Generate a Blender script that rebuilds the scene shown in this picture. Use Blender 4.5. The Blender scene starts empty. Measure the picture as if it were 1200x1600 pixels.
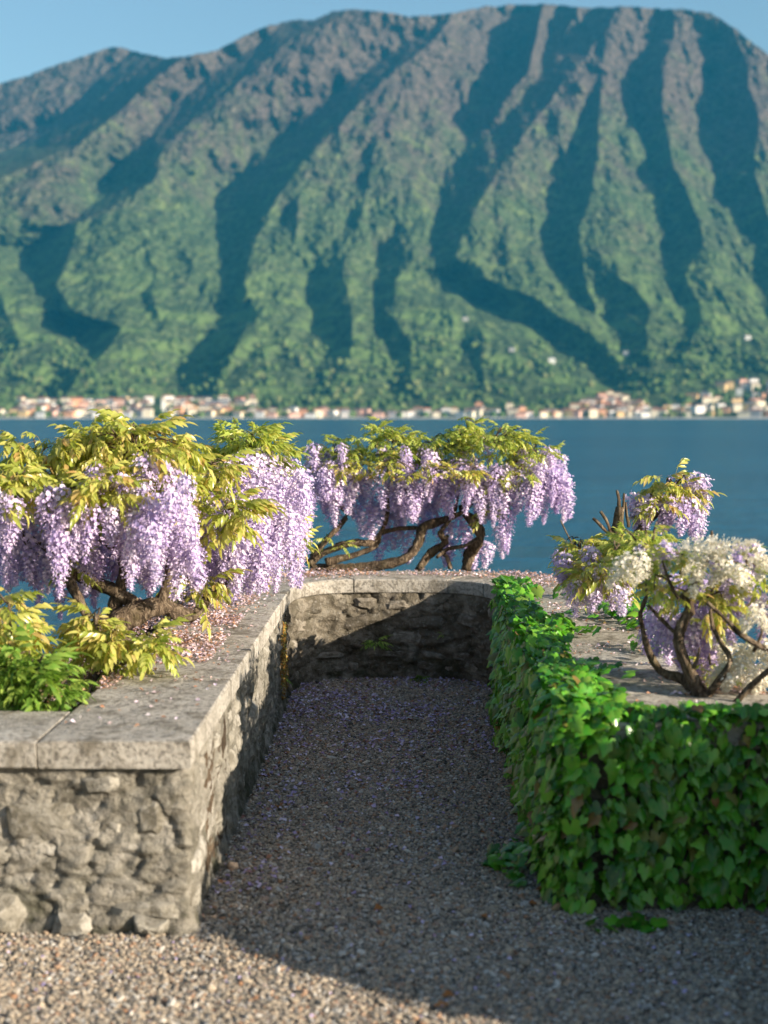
import bpy, bmesh, math, random
import numpy as np
from mathutils import Vector, Matrix

R = math.radians
rng = np.random.default_rng(7)
random.seed(7)
scene = bpy.context.scene

# ------------------------------------------------------------------ camera
EYE = 1.6
F = 2222.0                       # focal length in pixels of the 1200 x 1600 photograph
PITCH = math.atan(150.0 / F)
YAW = math.atan(30.0 / F)
cam_data = bpy.data.cameras.new('camera')
cam = bpy.data.objects.new('camera', cam_data)
scene.collection.objects.link(cam)
cam.location = (0, 0, EYE)
cam.rotation_euler = (math.pi / 2 - PITCH, 0, YAW)
cam_data.sensor_fit = 'VERTICAL'
cam_data.sensor_height = 36.0
cam_data.sensor_width = 27.0
cam_data.lens = 50.0
cam_data.clip_start = 0.05
cam_data.clip_end = 60000
cam_data.dof.use_dof = True
cam_data.dof.focus_distance = 6.9
cam_data.dof.aperture_fstop = 2.0
scene.camera = cam

# ------------------------------------------------------------------ world, sun, exposure
SUN_EL = R(19.0)
SUN_BACK = R(25.0)               # how far the sun stands behind the picture plane, on the right
to_sun = Vector((math.cos(SUN_BACK) * math.cos(SUN_EL), -math.sin(SUN_BACK) * math.cos(SUN_EL), math.sin(SUN_EL)))
world = bpy.data.worlds.new('World')
scene.world = world
world.use_nodes = True
wn = world.node_tree
wn.nodes.clear()
sky = wn.nodes.new('ShaderNodeTexSky')
sky.sky_type = 'NISHITA'
sky.sun_disc = False
sky.sun_elevation = SUN_EL
sky.sun_rotation = math.atan2(to_sun.x, to_sun.y)
sky.air_density = 1.15
sky.dust_density = 1.3
sky.ozone_density = 1.6
bg = wn.nodes.new('ShaderNodeBackground')
bg.inputs['Strength'].default_value = 0.076
wo = wn.nodes.new('ShaderNodeOutputWorld')
wn.links.new(sky.outputs[0], bg.inputs[0])
wn.links.new(bg.outputs[0], wo.inputs[0])

sun_data = bpy.data.lights.new('sun', 'SUN')
sun_data.energy = 5.0
sun_data.angle = R(0.53)
sun_data.color = (1.0, 0.87, 0.70)
sun = bpy.data.objects.new('sun', sun_data)
scene.collection.objects.link(sun)
sun.rotation_euler = to_sun.to_track_quat('Z', 'Y').to_euler()

scene.view_settings.view_transform = 'Standard'
scene.view_settings.look = 'None'
scene.view_settings.exposure = 1.12
scene.view_settings.gamma = 1.0
scene.view_settings.use_curve_mapping = False
scene.render.engine = 'CYCLES'
cy = scene.cycles
cy.use_denoising = True
cy.max_bounces = 6
cy.diffuse_bounces = 3
cy.glossy_bounces = 3
cy.transmission_bounces = 4
cy.transparent_max_bounces = 6
cy.volume_bounces = 1
cy.sample_clamp_indirect = 6.0
cy.caustics_reflective = False
cy.caustics_refractive = False

# ------------------------------------------------------------------ helpers
_fw = Vector((-math.sin(YAW) * math.cos(PITCH), math.cos(YAW) * math.cos(PITCH), -math.sin(PITCH)))
_rt = Vector((math.cos(YAW), math.sin(YAW), 0))
_up = _rt.cross(_fw)


def ray(px, py):
    return (_fw * F + _rt * (px - 600.0) + _up * (800.0 - py))


def at_y(px, py, y):
    """the point of the place that the photograph shows at (px, py), y metres in front of the eye"""
    d = ray(px, py)
    t = y / d.y
    return Vector((d.x * t, y, EYE + d.z * t))


def at_z(px, py, z):
    d = ray(px, py)
    t = (z - EYE) / d.z
    return Vector((d.x * t, d.y * t, z))


def hash3(ix, iy, iz, seed=0):
    n = (ix.astype(np.int64) * 374761393 + iy.astype(np.int64) * 668265263 + iz.astype(np.int64) * 2147483647 * 3 + seed * 1013904223)
    n = n & 0xffffffff
    n = ((n ^ (n >> 13)) * 1274126177) & 0xffffffff
    n = ((n ^ (n >> 16)) * 2246822519) & 0xffffffff
    n = n ^ (n >> 15)
    return (n & 0xffffff) / float(0xffffff)


def vnoise2(x, y, seed=0):
    ix = np.floor(x).astype(np.int64); iy = np.floor(y).astype(np.int64)
    fx = x - ix; fy = y - iy
    fx = fx * fx * (3 - 2 * fx); fy = fy * fy * (3 - 2 * fy)
    z = np.zeros_like(ix)
    a = hash3(ix, iy, z, seed); b = hash3(ix + 1, iy, z, seed)
    c = hash3(ix, iy + 1, z, seed); d = hash3(ix + 1, iy + 1, z, seed)
    return (a * (1 - fx) + b * fx) * (1 - fy) + (c * (1 - fx) + d * fx) * fy - 0.5


def vnoise3(x, y, z, seed=0):
    iz = np.floor(z).astype(np.int64)
    fz = z - iz; fz = fz * fz * (3 - 2 * fz)
    def lay(k):
        ix = np.floor(x).astype(np.int64); iy = np.floor(y).astype(np.int64)
        fx = x - ix; fy = y - iy
        fx = fx * fx * (3 - 2 * fx); fy = fy * fy * (3 - 2 * fy)
        a = hash3(ix, iy, iz + k, seed); b = hash3(ix + 1, iy, iz + k, seed)
        c = hash3(ix, iy + 1, iz + k, seed); d = hash3(ix + 1, iy + 1, iz + k, seed)
        return (a * (1 - fx) + b * fx) * (1 - fy) + (c * (1 - fx) + d * fx) * fy
    return lay(0) * (1 - fz) + lay(1) * fz - 0.5


def fbm2(x, y, octs=4, seed=0):
    s = 0; a = 1.0
    for k in range(octs):
        s = s + a * vnoise2(x * 2 ** k, y * 2 ** k, seed + k * 17); a *= 0.5
    return s


def fbm3(x, y, z, octs=3, seed=0):
    s = 0; a = 1.0
    for k in range(octs):
        s = s + a * vnoise3(x * 2 ** k, y * 2 ** k, z * 2 ** k, seed + k * 17); a *= 0.5
    return s


def np_mesh(name, V, faces, smooth=True):
    """V (n,3) array; faces: array (m,k) of equal length polygons, or a list of lists"""
    me = bpy.data.meshes.new(name)
    V = np.asarray(V, dtype=np.float32)
    if isinstance(faces, np.ndarray):
        m, k = faces.shape
        me.vertices.add(len(V)); me.vertices.foreach_set('co', V.ravel())
        me.loops.add(m * k); me.loops.foreach_set('vertex_index', faces.astype(np.int32).ravel())
        me.polygons.add(m)
        me.polygons.foreach_set('loop_start', np.arange(0, m * k, k, dtype=np.int32))
        me.polygons.foreach_set('use_smooth', np.full(m, smooth, dtype=bool))
        me.update(calc_edges=True)
    else:
        me.from_pydata([tuple(v) for v in V.tolist()], [], faces)
        me.polygons.foreach_set('use_smooth', np.full(len(me.polygons), smooth, dtype=bool))
        me.update()
    return me


def link(name, data, parent=None, mat=None, loc=None, rot=None, scale=None):
    o = bpy.data.objects.new(name, data)
    scene.collection.objects.link(o)
    if mat is not None and data is not None and len(data.materials) == 0:
        for m in (mat if isinstance(mat, (list, tuple)) else [mat]):
            data.materials.append(m)
    if parent is not None:
        o.parent = parent
    if loc is not None: o.location = loc
    if rot is not None: o.rotation_euler = rot
    if scale is not None: o.scale = scale
    return o


def tag(o, label=None, cat=None, group=None, kind=None):
    if label: o['label'] = label
    if cat: o['category'] = cat
    if group: o['group'] = group
    if kind: o['kind'] = kind
    return o


def thing(name, label, cat, loc=(0, 0, 0), group=None):
    o = link(name, None, loc=loc)
    o.empty_display_size = 0.1
    return tag(o, label, cat, group)


class NT:
    """short way of writing a node tree"""
    def __init__(self, name):
        self.mat = bpy.data.materials.new(name)
        self.mat.use_nodes = True
        self.t = self.mat.node_tree
        self.t.nodes.clear()
        self.out = self.n('ShaderNodeOutputMaterial')

    def n(self, typ, **kw):
        nd = self.t.nodes.new(typ)
        for k, v in kw.items():
            if k.startswith('_'):
                setattr(nd, k[1:], v)
            else:
                s = nd.inputs[int(k[1:])] if (k[0] == 'i' and k[1:].isdigit()) else nd.inputs[k.replace('__', ' ')]
                self.set(s, v)
        return nd

    def set(self, s, v):
        if hasattr(v, 'is_output') or isinstance(v, bpy.types.NodeSocket):
            self.t.links.new(v, s)
        elif isinstance(v, bpy.types.Node):
            self.t.links.new(v.outputs[0], s)
        else:
            if isinstance(v, (tuple, list)) and len(v) == 3 and s.type == 'RGBA':
                v = (*v, 1.0)
            s.default_value = v

    def coord(self, which='Object'):
        return self.n('ShaderNodeTexCoord').outputs[which]

    def pos(self):
        return self.n('ShaderNodeNewGeometry').outputs['Position']

    def noise(self, vec, scale, detail=4, rough=0.55, dist=0.0):
        nd = self.n('ShaderNodeTexNoise', Scale=scale, Detail=detail, Roughness=rough, Distortion=dist)
        self.t.links.new(vec, nd.inputs['Vector'])
        return nd.outputs[0]

    def voronoi(self, vec, scale, feature='F1', out='Distance'):
        nd = self.n('ShaderNodeTexVoronoi', _feature=feature, Scale=scale)
        self.t.links.new(vec, nd.inputs['Vector'])
        return nd.outputs[out]

    def scale(self, vec, s):
        nd = self.n('ShaderNodeMapping')
        self.t.links.new(vec, nd.inputs['Vector'])
        nd.inputs['Scale'].default_value = s
        return nd.outputs[0]

    def ramp(self, fac, stops, interp='LINEAR'):
        nd = self.n('ShaderNodeValToRGB')
        cr = nd.color_ramp
        cr.interpolation = interp
        while len(cr.elements) < len(stops):
            cr.elements.new(0.5)
        for e, (p, c) in zip(cr.elements, stops):
            e.position = p
            e.color = (*c, 1.0) if isinstance(c, (tuple, list)) else (c, c, c, 1.0)
        self.t.links.new(fac, nd.inputs[0])
        return nd.outputs[0]

    def math(self, op, a, b=None, clamp=False):
        nd = self.n('ShaderNodeMath', _operation=op, _use_clamp=clamp)
        self.set(nd.inputs[0], a)
        if b is not None: self.set(nd.inputs[1], b)
        return nd.outputs[0]

    def mix(self, fac, a, b, mode='MIX'):
        nd = self.n('ShaderNodeMix', _data_type='RGBA', _blend_type=mode)
        self.set(nd.inputs[0], fac); self.set(nd.inputs[6], a); self.set(nd.inputs[7], b)
        return nd.outputs[2]

    def bump(self, h, strength=0.5, dist=0.01, normal=None):
        nd = self.n('ShaderNodeBump', Strength=strength, Distance=dist)
        self.t.links.new(h, nd.inputs['Height'])
        if normal is not None: self.t.links.new(normal, nd.inputs['Normal'])
        return nd.outputs[0]

    def surface(self, color, rough=0.8, spec=0.3, normal=None, transl=0.0, transl_col=None, metallic=0.0):
        p = self.n('ShaderNodeBsdfPrincipled')
        self.set(p.inputs['Base Color'], color)
        self.set(p.inputs['Roughness'], rough)
        self.set(p.inputs['Specular IOR Level'], spec)
        p.inputs['Metallic'].default_value = metallic
        if normal is not None: self.t.links.new(normal, p.inputs['Normal'])
        last = p.outputs[0]
        if transl > 0:
            tr = self.n('ShaderNodeBsdfTranslucent')
            self.set(tr.inputs['Color'], transl_col if transl_col is not None else color)
            ms = self.n('ShaderNodeMixShader')
            ms.inputs[0].default_value = transl
            self.t.links.new(last, ms.inputs[1]); self.t.links.new(tr.outputs[0], ms.inputs[2])
            last = ms.outputs[0]
        self.t.links.new(last, self.out.inputs['Surface'])
        return self.mat

    def rnd(self):
        """one random number for each loose piece of each object"""
        g = self.n('ShaderNodeNewGeometry').outputs['Random Per Island']
        o = self.n('ShaderNodeObjectInfo').outputs['Random']
        return self.math('FRACT', self.math('ADD', g, o))

    def objrnd(self):
        return self.n('ShaderNodeObjectInfo').outputs['Random']


# ------------------------------------------------------------------ materials
def m_stone_slab():
    k = NT('cap_stone')
    p = k.pos()
    a = k.noise(p, 2.2, 5, 0.6)
    b = k.noise(p, 60.0, 5, 0.7)
    c = k.noise(p, 9.0, 6, 0.65, 0.4)
    col = k.ramp(a, [(0.3, (0.29, 0.27, 0.235)), (0.5, (0.41, 0.385, 0.34)), (0.72, (0.50, 0.465, 0.415))])
    col = k.mix(k.ramp(c, [(0.50, 0.0), (0.62, 0.8)]), col, (0.15, 0.132, 0.10))
    col = k.mix(k.ramp(b, [(0.40, 0.7), (0.50, 0.0)]), col, (0.10, 0.09, 0.08))
    v = k.noise(p, 30, 3, 0.6)
    col = k.mix(k.ramp(v, [(0.58, 0.0), (0.70, 0.55)]), col, (0.46, 0.45, 0.42))
    col = k.mix(0.35, col, k.mix(k.objrnd(), (0.62, 0.60, 0.56), (1.0, 0.98, 0.95)), 'MULTIPLY')
    h = k.math('ADD', k.math('MULTIPLY', b, 0.6), c)
    return k.surface(col, 0.9, 0.2, k.bump(h, 0.9, 0.012))


def m_wall(name, light, mid, dark, moss):
    k = NT(name)
    p = k.pos()
    a = k.noise(p, 5.0, 6, 0.65, 0.6)
    b = k.noise(p, 45.0, 5, 0.7)
    c = k.noise(p, 16.0, 5, 0.7, 0.8)
    col = k.ramp(a, [(0.32, dark), (0.5, mid), (0.68, light)])
    col = k.mix(k.ramp(c, [(0.54, 0.0), (0.66, 0.75)]), col, dark)
    col = k.mix(k.ramp(b, [(0.56, 0.0), (0.68, 0.5)]), col, (0.42, 0.40, 0.35))
    z = k.n('ShaderNodeSeparateXYZ', i0=p).outputs[2]
    low = k.ramp(z, [(0.0, 1.0), (0.22, 0.0)])
    n2 = k.noise(p, 7.0, 4, 0.6)
    mf = k.math('MULTIPLY', k.math('ADD', k.math('MULTIPLY', low, 0.75), 0.22), k.ramp(n2, [(0.45, 0.0), (0.62, 1.0)]))
    col = k.mix(mf, col, moss)
    n3 = k.noise(p, 4.3, 5, 0.7)
    col = k.mix(k.ramp(n3, [(0.72, 0.0), (0.78, 0.5)]), col, (0.22, 0.12, 0.045))
    chip = k.voronoi(k.scale(p, (1, 1, 1.9)), 17, 'F1', 'Distance')
    col = k.mix(k.ramp(chip, [(0.0, 0.55), (0.16, 0.0)]), col, dark)
    h = k.math('ADD', k.math('MULTIPLY', b, 0.7), k.math('ADD', c, k.math('MULTIPLY', chip, 0.7)))
    return k.surface(col, 0.95, 0.15, k.bump(h, 1.0, 0.024))


def m_stone(name, c0, c1, c2):
    k = NT(name)
    p = k.pos()
    b = k.noise(p, 50.0, 5, 0.7)
    c = k.noise(p, 14.0, 5, 0.7, 0.6)
    col = k.ramp(k.objrnd(), [(0.0, c0), (0.5, c1), (1.0, c2)])
    col = k.mix(k.ramp(c, [(0.42, 0.65), (0.56, 0.0)]), col, (0.075, 0.065, 0.045))
    col = k.mix(k.ramp(b, [(0.52, 0.0), (0.66, 0.45)]), col, (0.40, 0.38, 0.34))
    h = k.math('ADD', k.math('MULTIPLY', b, 0.6), c)
    return k.surface(col, 0.92, 0.2, k.bump(h, 1.0, 0.012))


def m_leaf(name, stops, transl=0.35, rough=0.5, spec=0.35, tcol=None):
    k = NT(name)
    r = k.rnd()
    col = k.ramp(r, stops)
    n = k.noise(k.pos(), 40, 2, 0.5)
    col = k.mix(k.ramp(n, [(0.4, 0.0), (0.7, 0.25)]), col, (0.35, 0.30, 0.06))
    tc = None
    if transl > 0:
        tc = k.mix(1.0, col, tcol or (1.3, 1.25, 0.55), 'MULTIPLY')
        tc = k.mix(0.45, tc, col)
    return k.surface(col, rough, spec, None, transl, tc)


def m_flat(name, stops, rough=0.7, spec=0.3, transl=0.0, tcol=None, tint=None):
    k = NT(name)
    col = k.ramp(k.rnd(), stops)
    if tint:     # random deeper tint on some clusters stands in for shade among them
        col = k.mix(1.0, col, k.mix(k.objrnd(), tint, (1.0, 1.0, 1.0)), 'MULTIPLY')
    return k.surface(col, rough, spec, None, transl, None if tcol is None else k.mix(1.0, col, tcol, 'MULTIPLY'))


def m_bark():
    k = NT('bark')
    p = k.pos()
    a = k.noise(k.scale(p, (1, 1, 0.35)), 45, 5, 0.7, 1.0)
    b = k.noise(p, 12, 4, 0.6)
    col = k.ramp(a, [(0.34, (0.025, 0.018, 0.013)), (0.52, (0.13, 0.095, 0.065)), (0.68, (0.33, 0.265, 0.19))])
    col = k.mix(k.ramp(b, [(0.5, 0.0), (0.7, 0.5)]), col, (0.10, 0.085, 0.035))
    return k.surface(col, 0.95, 0.15, k.bump(a, 1.0, 0.022))


def m_forest():
    k = NT('forested_slope')
    p = k.pos()
    z = k.n('ShaderNodeSeparateXYZ', i0=p).outputs[2]
    big = k.noise(p, 0.0032, 6, 0.62, 0.5)
    mid = k.noise(p, 0.018, 5, 0.65)
    fine = k.noise(p, 0.06, 4, 0.6)
    crown = k.voronoi(p, 0.075, 'F1', 'Color')
    crownd = k.voronoi(p, 0.075, 'F1', 'Distance')
    alt = k.math('ADD', k.math('MULTIPLY', z, 1 / 1500.0), k.math('MULTIPLY', k.math('SUBTRACT', big, 0.5), 1.0))
    alt = k.math('ADD', alt, k.math('MULTIPLY', k.math('SUBTRACT', mid, 0.5), 0.7))
    green = k.mix(k.ramp(fine, [(0.35, 0.0), (0.65, 1.0)]), (0.036, 0.060, 0.026), (0.104, 0.134, 0.064))
    brown = k.mix(k.ramp(fine, [(0.35, 0.0), (0.65, 1.0)]), (0.055, 0.040, 0.038), (0.132, 0.096, 0.088))
    col = k.mix(k.ramp(alt, [(0.33, 0.0), (0.74, 0.9)]), green, brown)
    col = k.mix(0.7, col, k.mix(k.n('ShaderNodeSeparateColor', i0=crown).outputs[0], (0.40, 0.40, 0.40), (1.45, 1.45, 1.4)), 'MULTIPLY')
    spread = k.noise(p, 0.011, 5, 0.7, 0.3)  # noise for scattered patches of brighter green foliage
    bright = k.math('MULTIPLY', k.ramp(spread, [(0.56, 0.0), (0.66, 0.75)]), k.ramp(alt, [(0.45, 1.0), (0.85, 0.15)]))
    col = k.mix(bright, col, (0.165, 0.205, 0.07))
    # meadows on the low hill over the town
    mead = k.math('MULTIPLY', k.ramp(z, [(0.0, 1.0), (0.95, 1.0), (1.0, 0.0)]), 1.0)
    low = k.ramp(k.math('MULTIPLY', z, 1 / 520.0), [(0.0, 1.0), (0.5, 0.75), (1.0, 0.0)])
    mn = k.noise(k.scale(p, (1, 1, 3.5)), 0.0075, 4, 0.6, 0.4)
    col = k.mix(k.math('MULTIPLY', low, k.ramp(mn, [(0.50, 0.0), (0.58, 0.85)])), col, (0.14, 0.205, 0.065))
    hgt = k.math('ADD', k.math('MULTIPLY', fine, 1.2), k.math('MULTIPLY', crownd, -0.06))
    return k.surface(col, 1.0, 0.0, k.bump(hgt, 1.0, 14.0))


def m_water():
    k = NT('lake_water')
    p = k.pos()
    w1 = k.noise(k.scale(p, (0.55, 1.0, 1)), 1.6, 3, 0.55, 0.3)
    w2 = k.noise(k.scale(p, (0.35, 1.0, 1)), 0.22, 4, 0.6)
    w3 = k.noise(k.scale(p, (0.3, 1.0, 1)), 0.02, 4, 0.6)
    col = k.mix(k.ramp(w3, [(0.35, 0.0), (0.65, 1.0)]), (0.006, 0.066, 0.125), (0.016, 0.105, 0.175))
    h = k.math('ADD', k.math('MULTIPLY', w1, 0.34), k.math('ADD', k.math('MULTIPLY', w2, 1.0), k.math('MULTIPLY', w3, 1.2)))
    nrm = k.bump(h, 1.0, 1.0)
    return k.surface(col, 0.24, 0.42, nrm)


def m_gravel_base():
    k = NT('gravel_bed')
    p = k.pos()
    c = k.voronoi(p, 75, 'F1', 'Color')
    d = k.voronoi(p, 75, 'F1', 'Distance')
    s = k.n('ShaderNodeSeparateColor', i0=c).outputs[0]
    col = k.ramp(s, [(0.0, (0.06, 0.055, 0.045)), (0.45, (0.21, 0.18, 0.145)), (0.8, (0.34, 0.29, 0.23)), (1.0, (0.48, 0.42, 0.35))])
    return k.surface(col, 0.9, 0.2, k.bump(k.math('MULTIPLY', d, -1.0), 1.0, 0.02))


def m_pebble():
    k = NT('gravel_pebble')
    r = k.n('ShaderNodeAttribute', _attribute_type='INSTANCER', _attribute_name='hue').outputs['Fac']
    col = k.ramp(r, [(0.0, (0.07, 0.068, 0.06)), (0.22, (0.23, 0.205, 0.17)), (0.5, (0.39, 0.325, 0.245)), (0.72, (0.52, 0.43, 0.32)),
                     (0.8, (0.36, 0.19, 0.10)), (0.87, (0.33, 0.325, 0.31)), (1.0, (0.68, 0.63, 0.55))])
    n = k.noise(k.pos(), 160, 3, 0.6)
    col = k.mix(k.ramp(n, [(0.4, 0.35), (0.6, 0.0)]), col, (0.08, 0.07, 0.06))
    return k.surface(col, 0.85, 0.25)


def m_soil():
    k = NT('bed_soil')
    p = k.pos()
    a = k.noise(p, 22, 5, 0.7)
    col = k.ramp(a, [(0.3, (0.045, 0.034, 0.024)), (0.6, (0.12, 0.088, 0.06)), (0.8, (0.22, 0.17, 0.12))])
    return k.surface(col, 0.98, 0.1, k.bump(a, 1.0, 0.03))


M = {}
M['slab'] = m_stone_slab()
M['wall_light'] = m_wall('rubble_mortar', (0.40, 0.375, 0.33), (0.255, 0.235, 0.195), (0.095, 0.087, 0.068), (0.05, 0.052, 0.028))
M['wall_render'] = m_wall('old_lime_render', (0.46, 0.42, 0.36), (0.31, 0.28, 0.235), (0.13, 0.115, 0.09), (0.05, 0.05, 0.025))
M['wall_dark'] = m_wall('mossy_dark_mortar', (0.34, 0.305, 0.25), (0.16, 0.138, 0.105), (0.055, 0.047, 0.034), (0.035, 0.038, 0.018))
M['stone_light'] = m_stone('rubble_stone', (0.21, 0.195, 0.16), (0.30, 0.28, 0.235), (0.37, 0.35, 0.31))
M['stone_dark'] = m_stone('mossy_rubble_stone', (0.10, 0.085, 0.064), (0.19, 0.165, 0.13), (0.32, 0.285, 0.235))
M['embank'] = M['wall_dark']
M['soil'] = m_soil()
M['bark'] = m_bark()
M['forest'] = m_forest()
M['water'] = m_water()
M['gravel'] = m_gravel_base()
M['pebble'] = m_pebble()
M['leaf_gold'] = m_leaf('young_gold_leaf', [(0.0, (0.26, 0.34, 0.05)), (0.4, (0.46, 0.50, 0.10)), (0.75, (0.62, 0.60, 0.17)), (0.93, (0.64, 0.50, 0.18)), (1.0, (0.56, 0.34, 0.12))], 0.5, 0.3, 0.7)
M['leaf_lime'] = m_leaf('young_lime_leaf', [(0.0, (0.22, 0.33, 0.05)), (0.4, (0.42, 0.52, 0.10)), (0.8, (0.58, 0.62, 0.17)), (1.0, (0.58, 0.50, 0.12))], 0.5, 0.32, 0.6)
M['leaf_green'] = m_leaf('fresh_green_leaf', [(0.0, (0.09, 0.20, 0.025)), (0.5, (0.17, 0.33, 0.045)), (1.0, (0.33, 0.45, 0.09))], 0.4)
M['ivy'] = m_leaf('ivy_leaf', [(0.0, (0.020, 0.10, 0.010)), (0.35, (0.046, 0.22, 0.016)), (0.7, (0.095, 0.36, 0.024)), (0.93, (0.20, 0.48, 0.045)), (0.965, (0.16, 0.24, 0.05)), (1.0, (0.22, 0.10, 0.04))], 0.3, 0.27, 0.5, (0.9, 1.4, 0.3))
M['rachis'] = m_flat('leaf_stalk', [(0.0, (0.20, 0.16, 0.05)), (1.0, (0.32, 0.22, 0.08))])
M['banner'] = m_flat('wisteria_banner', [(0.0, (0.45, 0.37, 0.62)), (0.35, (0.63, 0.55, 0.75)), (0.65, (0.78, 0.68, 0.84)), (1.0, (0.90, 0.82, 0.87))], 0.6, 0.2, 0.3, tint=(0.84, 0.77, 0.92))
M['keel'] = m_flat('wisteria_keel', [(0.0, (0.17, 0.10, 0.40)), (0.6, (0.32, 0.21, 0.58)), (1.0, (0.55, 0.42, 0.74))], 0.6, 0.2, 0.25, tint=(0.78, 0.70, 0.92))
M['white_banner'] = m_flat('white_wisteria_banner', [(0.0, (0.72, 0.66, 0.50)), (0.5, (0.82, 0.78, 0.66)), (1.0, (0.88, 0.86, 0.80))], 0.6, 0.2, 0.3)
M['white_keel'] = m_flat('white_wisteria_keel', [(0.0, (0.62, 0.58, 0.30)), (1.0, (0.80, 0.76, 0.55))], 0.6, 0.2, 0.25)
M['petal_pale'] = m_flat('fallen_petal', [(0.0, (0.36, 0.17, 0.09)), (0.3, (0.50, 0.30, 0.20)), (0.55, (0.66, 0.50, 0.48)), (0.8, (0.68, 0.56, 0.70)), (1.0, (0.82, 0.74, 0.76))], 0.7, 0.2, 0.15)
M['petal_violet'] = m_flat('fallen_violet_petal', [(0.0, (0.14, 0.08, 0.05)), (0.12, (0.34, 0.16, 0.08)), (0.3, (0.33, 0.26, 0.48)), (0.65, (0.50, 0.42, 0.64)), (1.0, (0.72, 0.66, 0.78))], 0.7, 0.2, 0.1)

# ------------------------------------------------------------------ the mountain over the far shore
SHORE = 2600.0


SKY_X = [-1700, -1200, -800, -500, -300, -150, -60, 0, 60, 120, 180, 220, 262, 300, 335, 370, 420, 460, 490, 520, 560, 600, 640, 680, 720, 760, 800, 850, 885, 920, 968, 1010, 1060, 1110, 1150, 1200, 1260, 1400, 1600, 1900, 2300, 2900]
SKY_Y = [420, 300, 230, 190, 170, 165, 148, 130, 112, 90, 72, 82, 90, 86, 78, 62, 41, 30, 32, 18, 15, 20, 25, 24, 20, 9, 7, 5, 12, 13, 9, 13, 14, 19, 44, 84, 112, 125, 150, 220, 330, 470]
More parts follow.
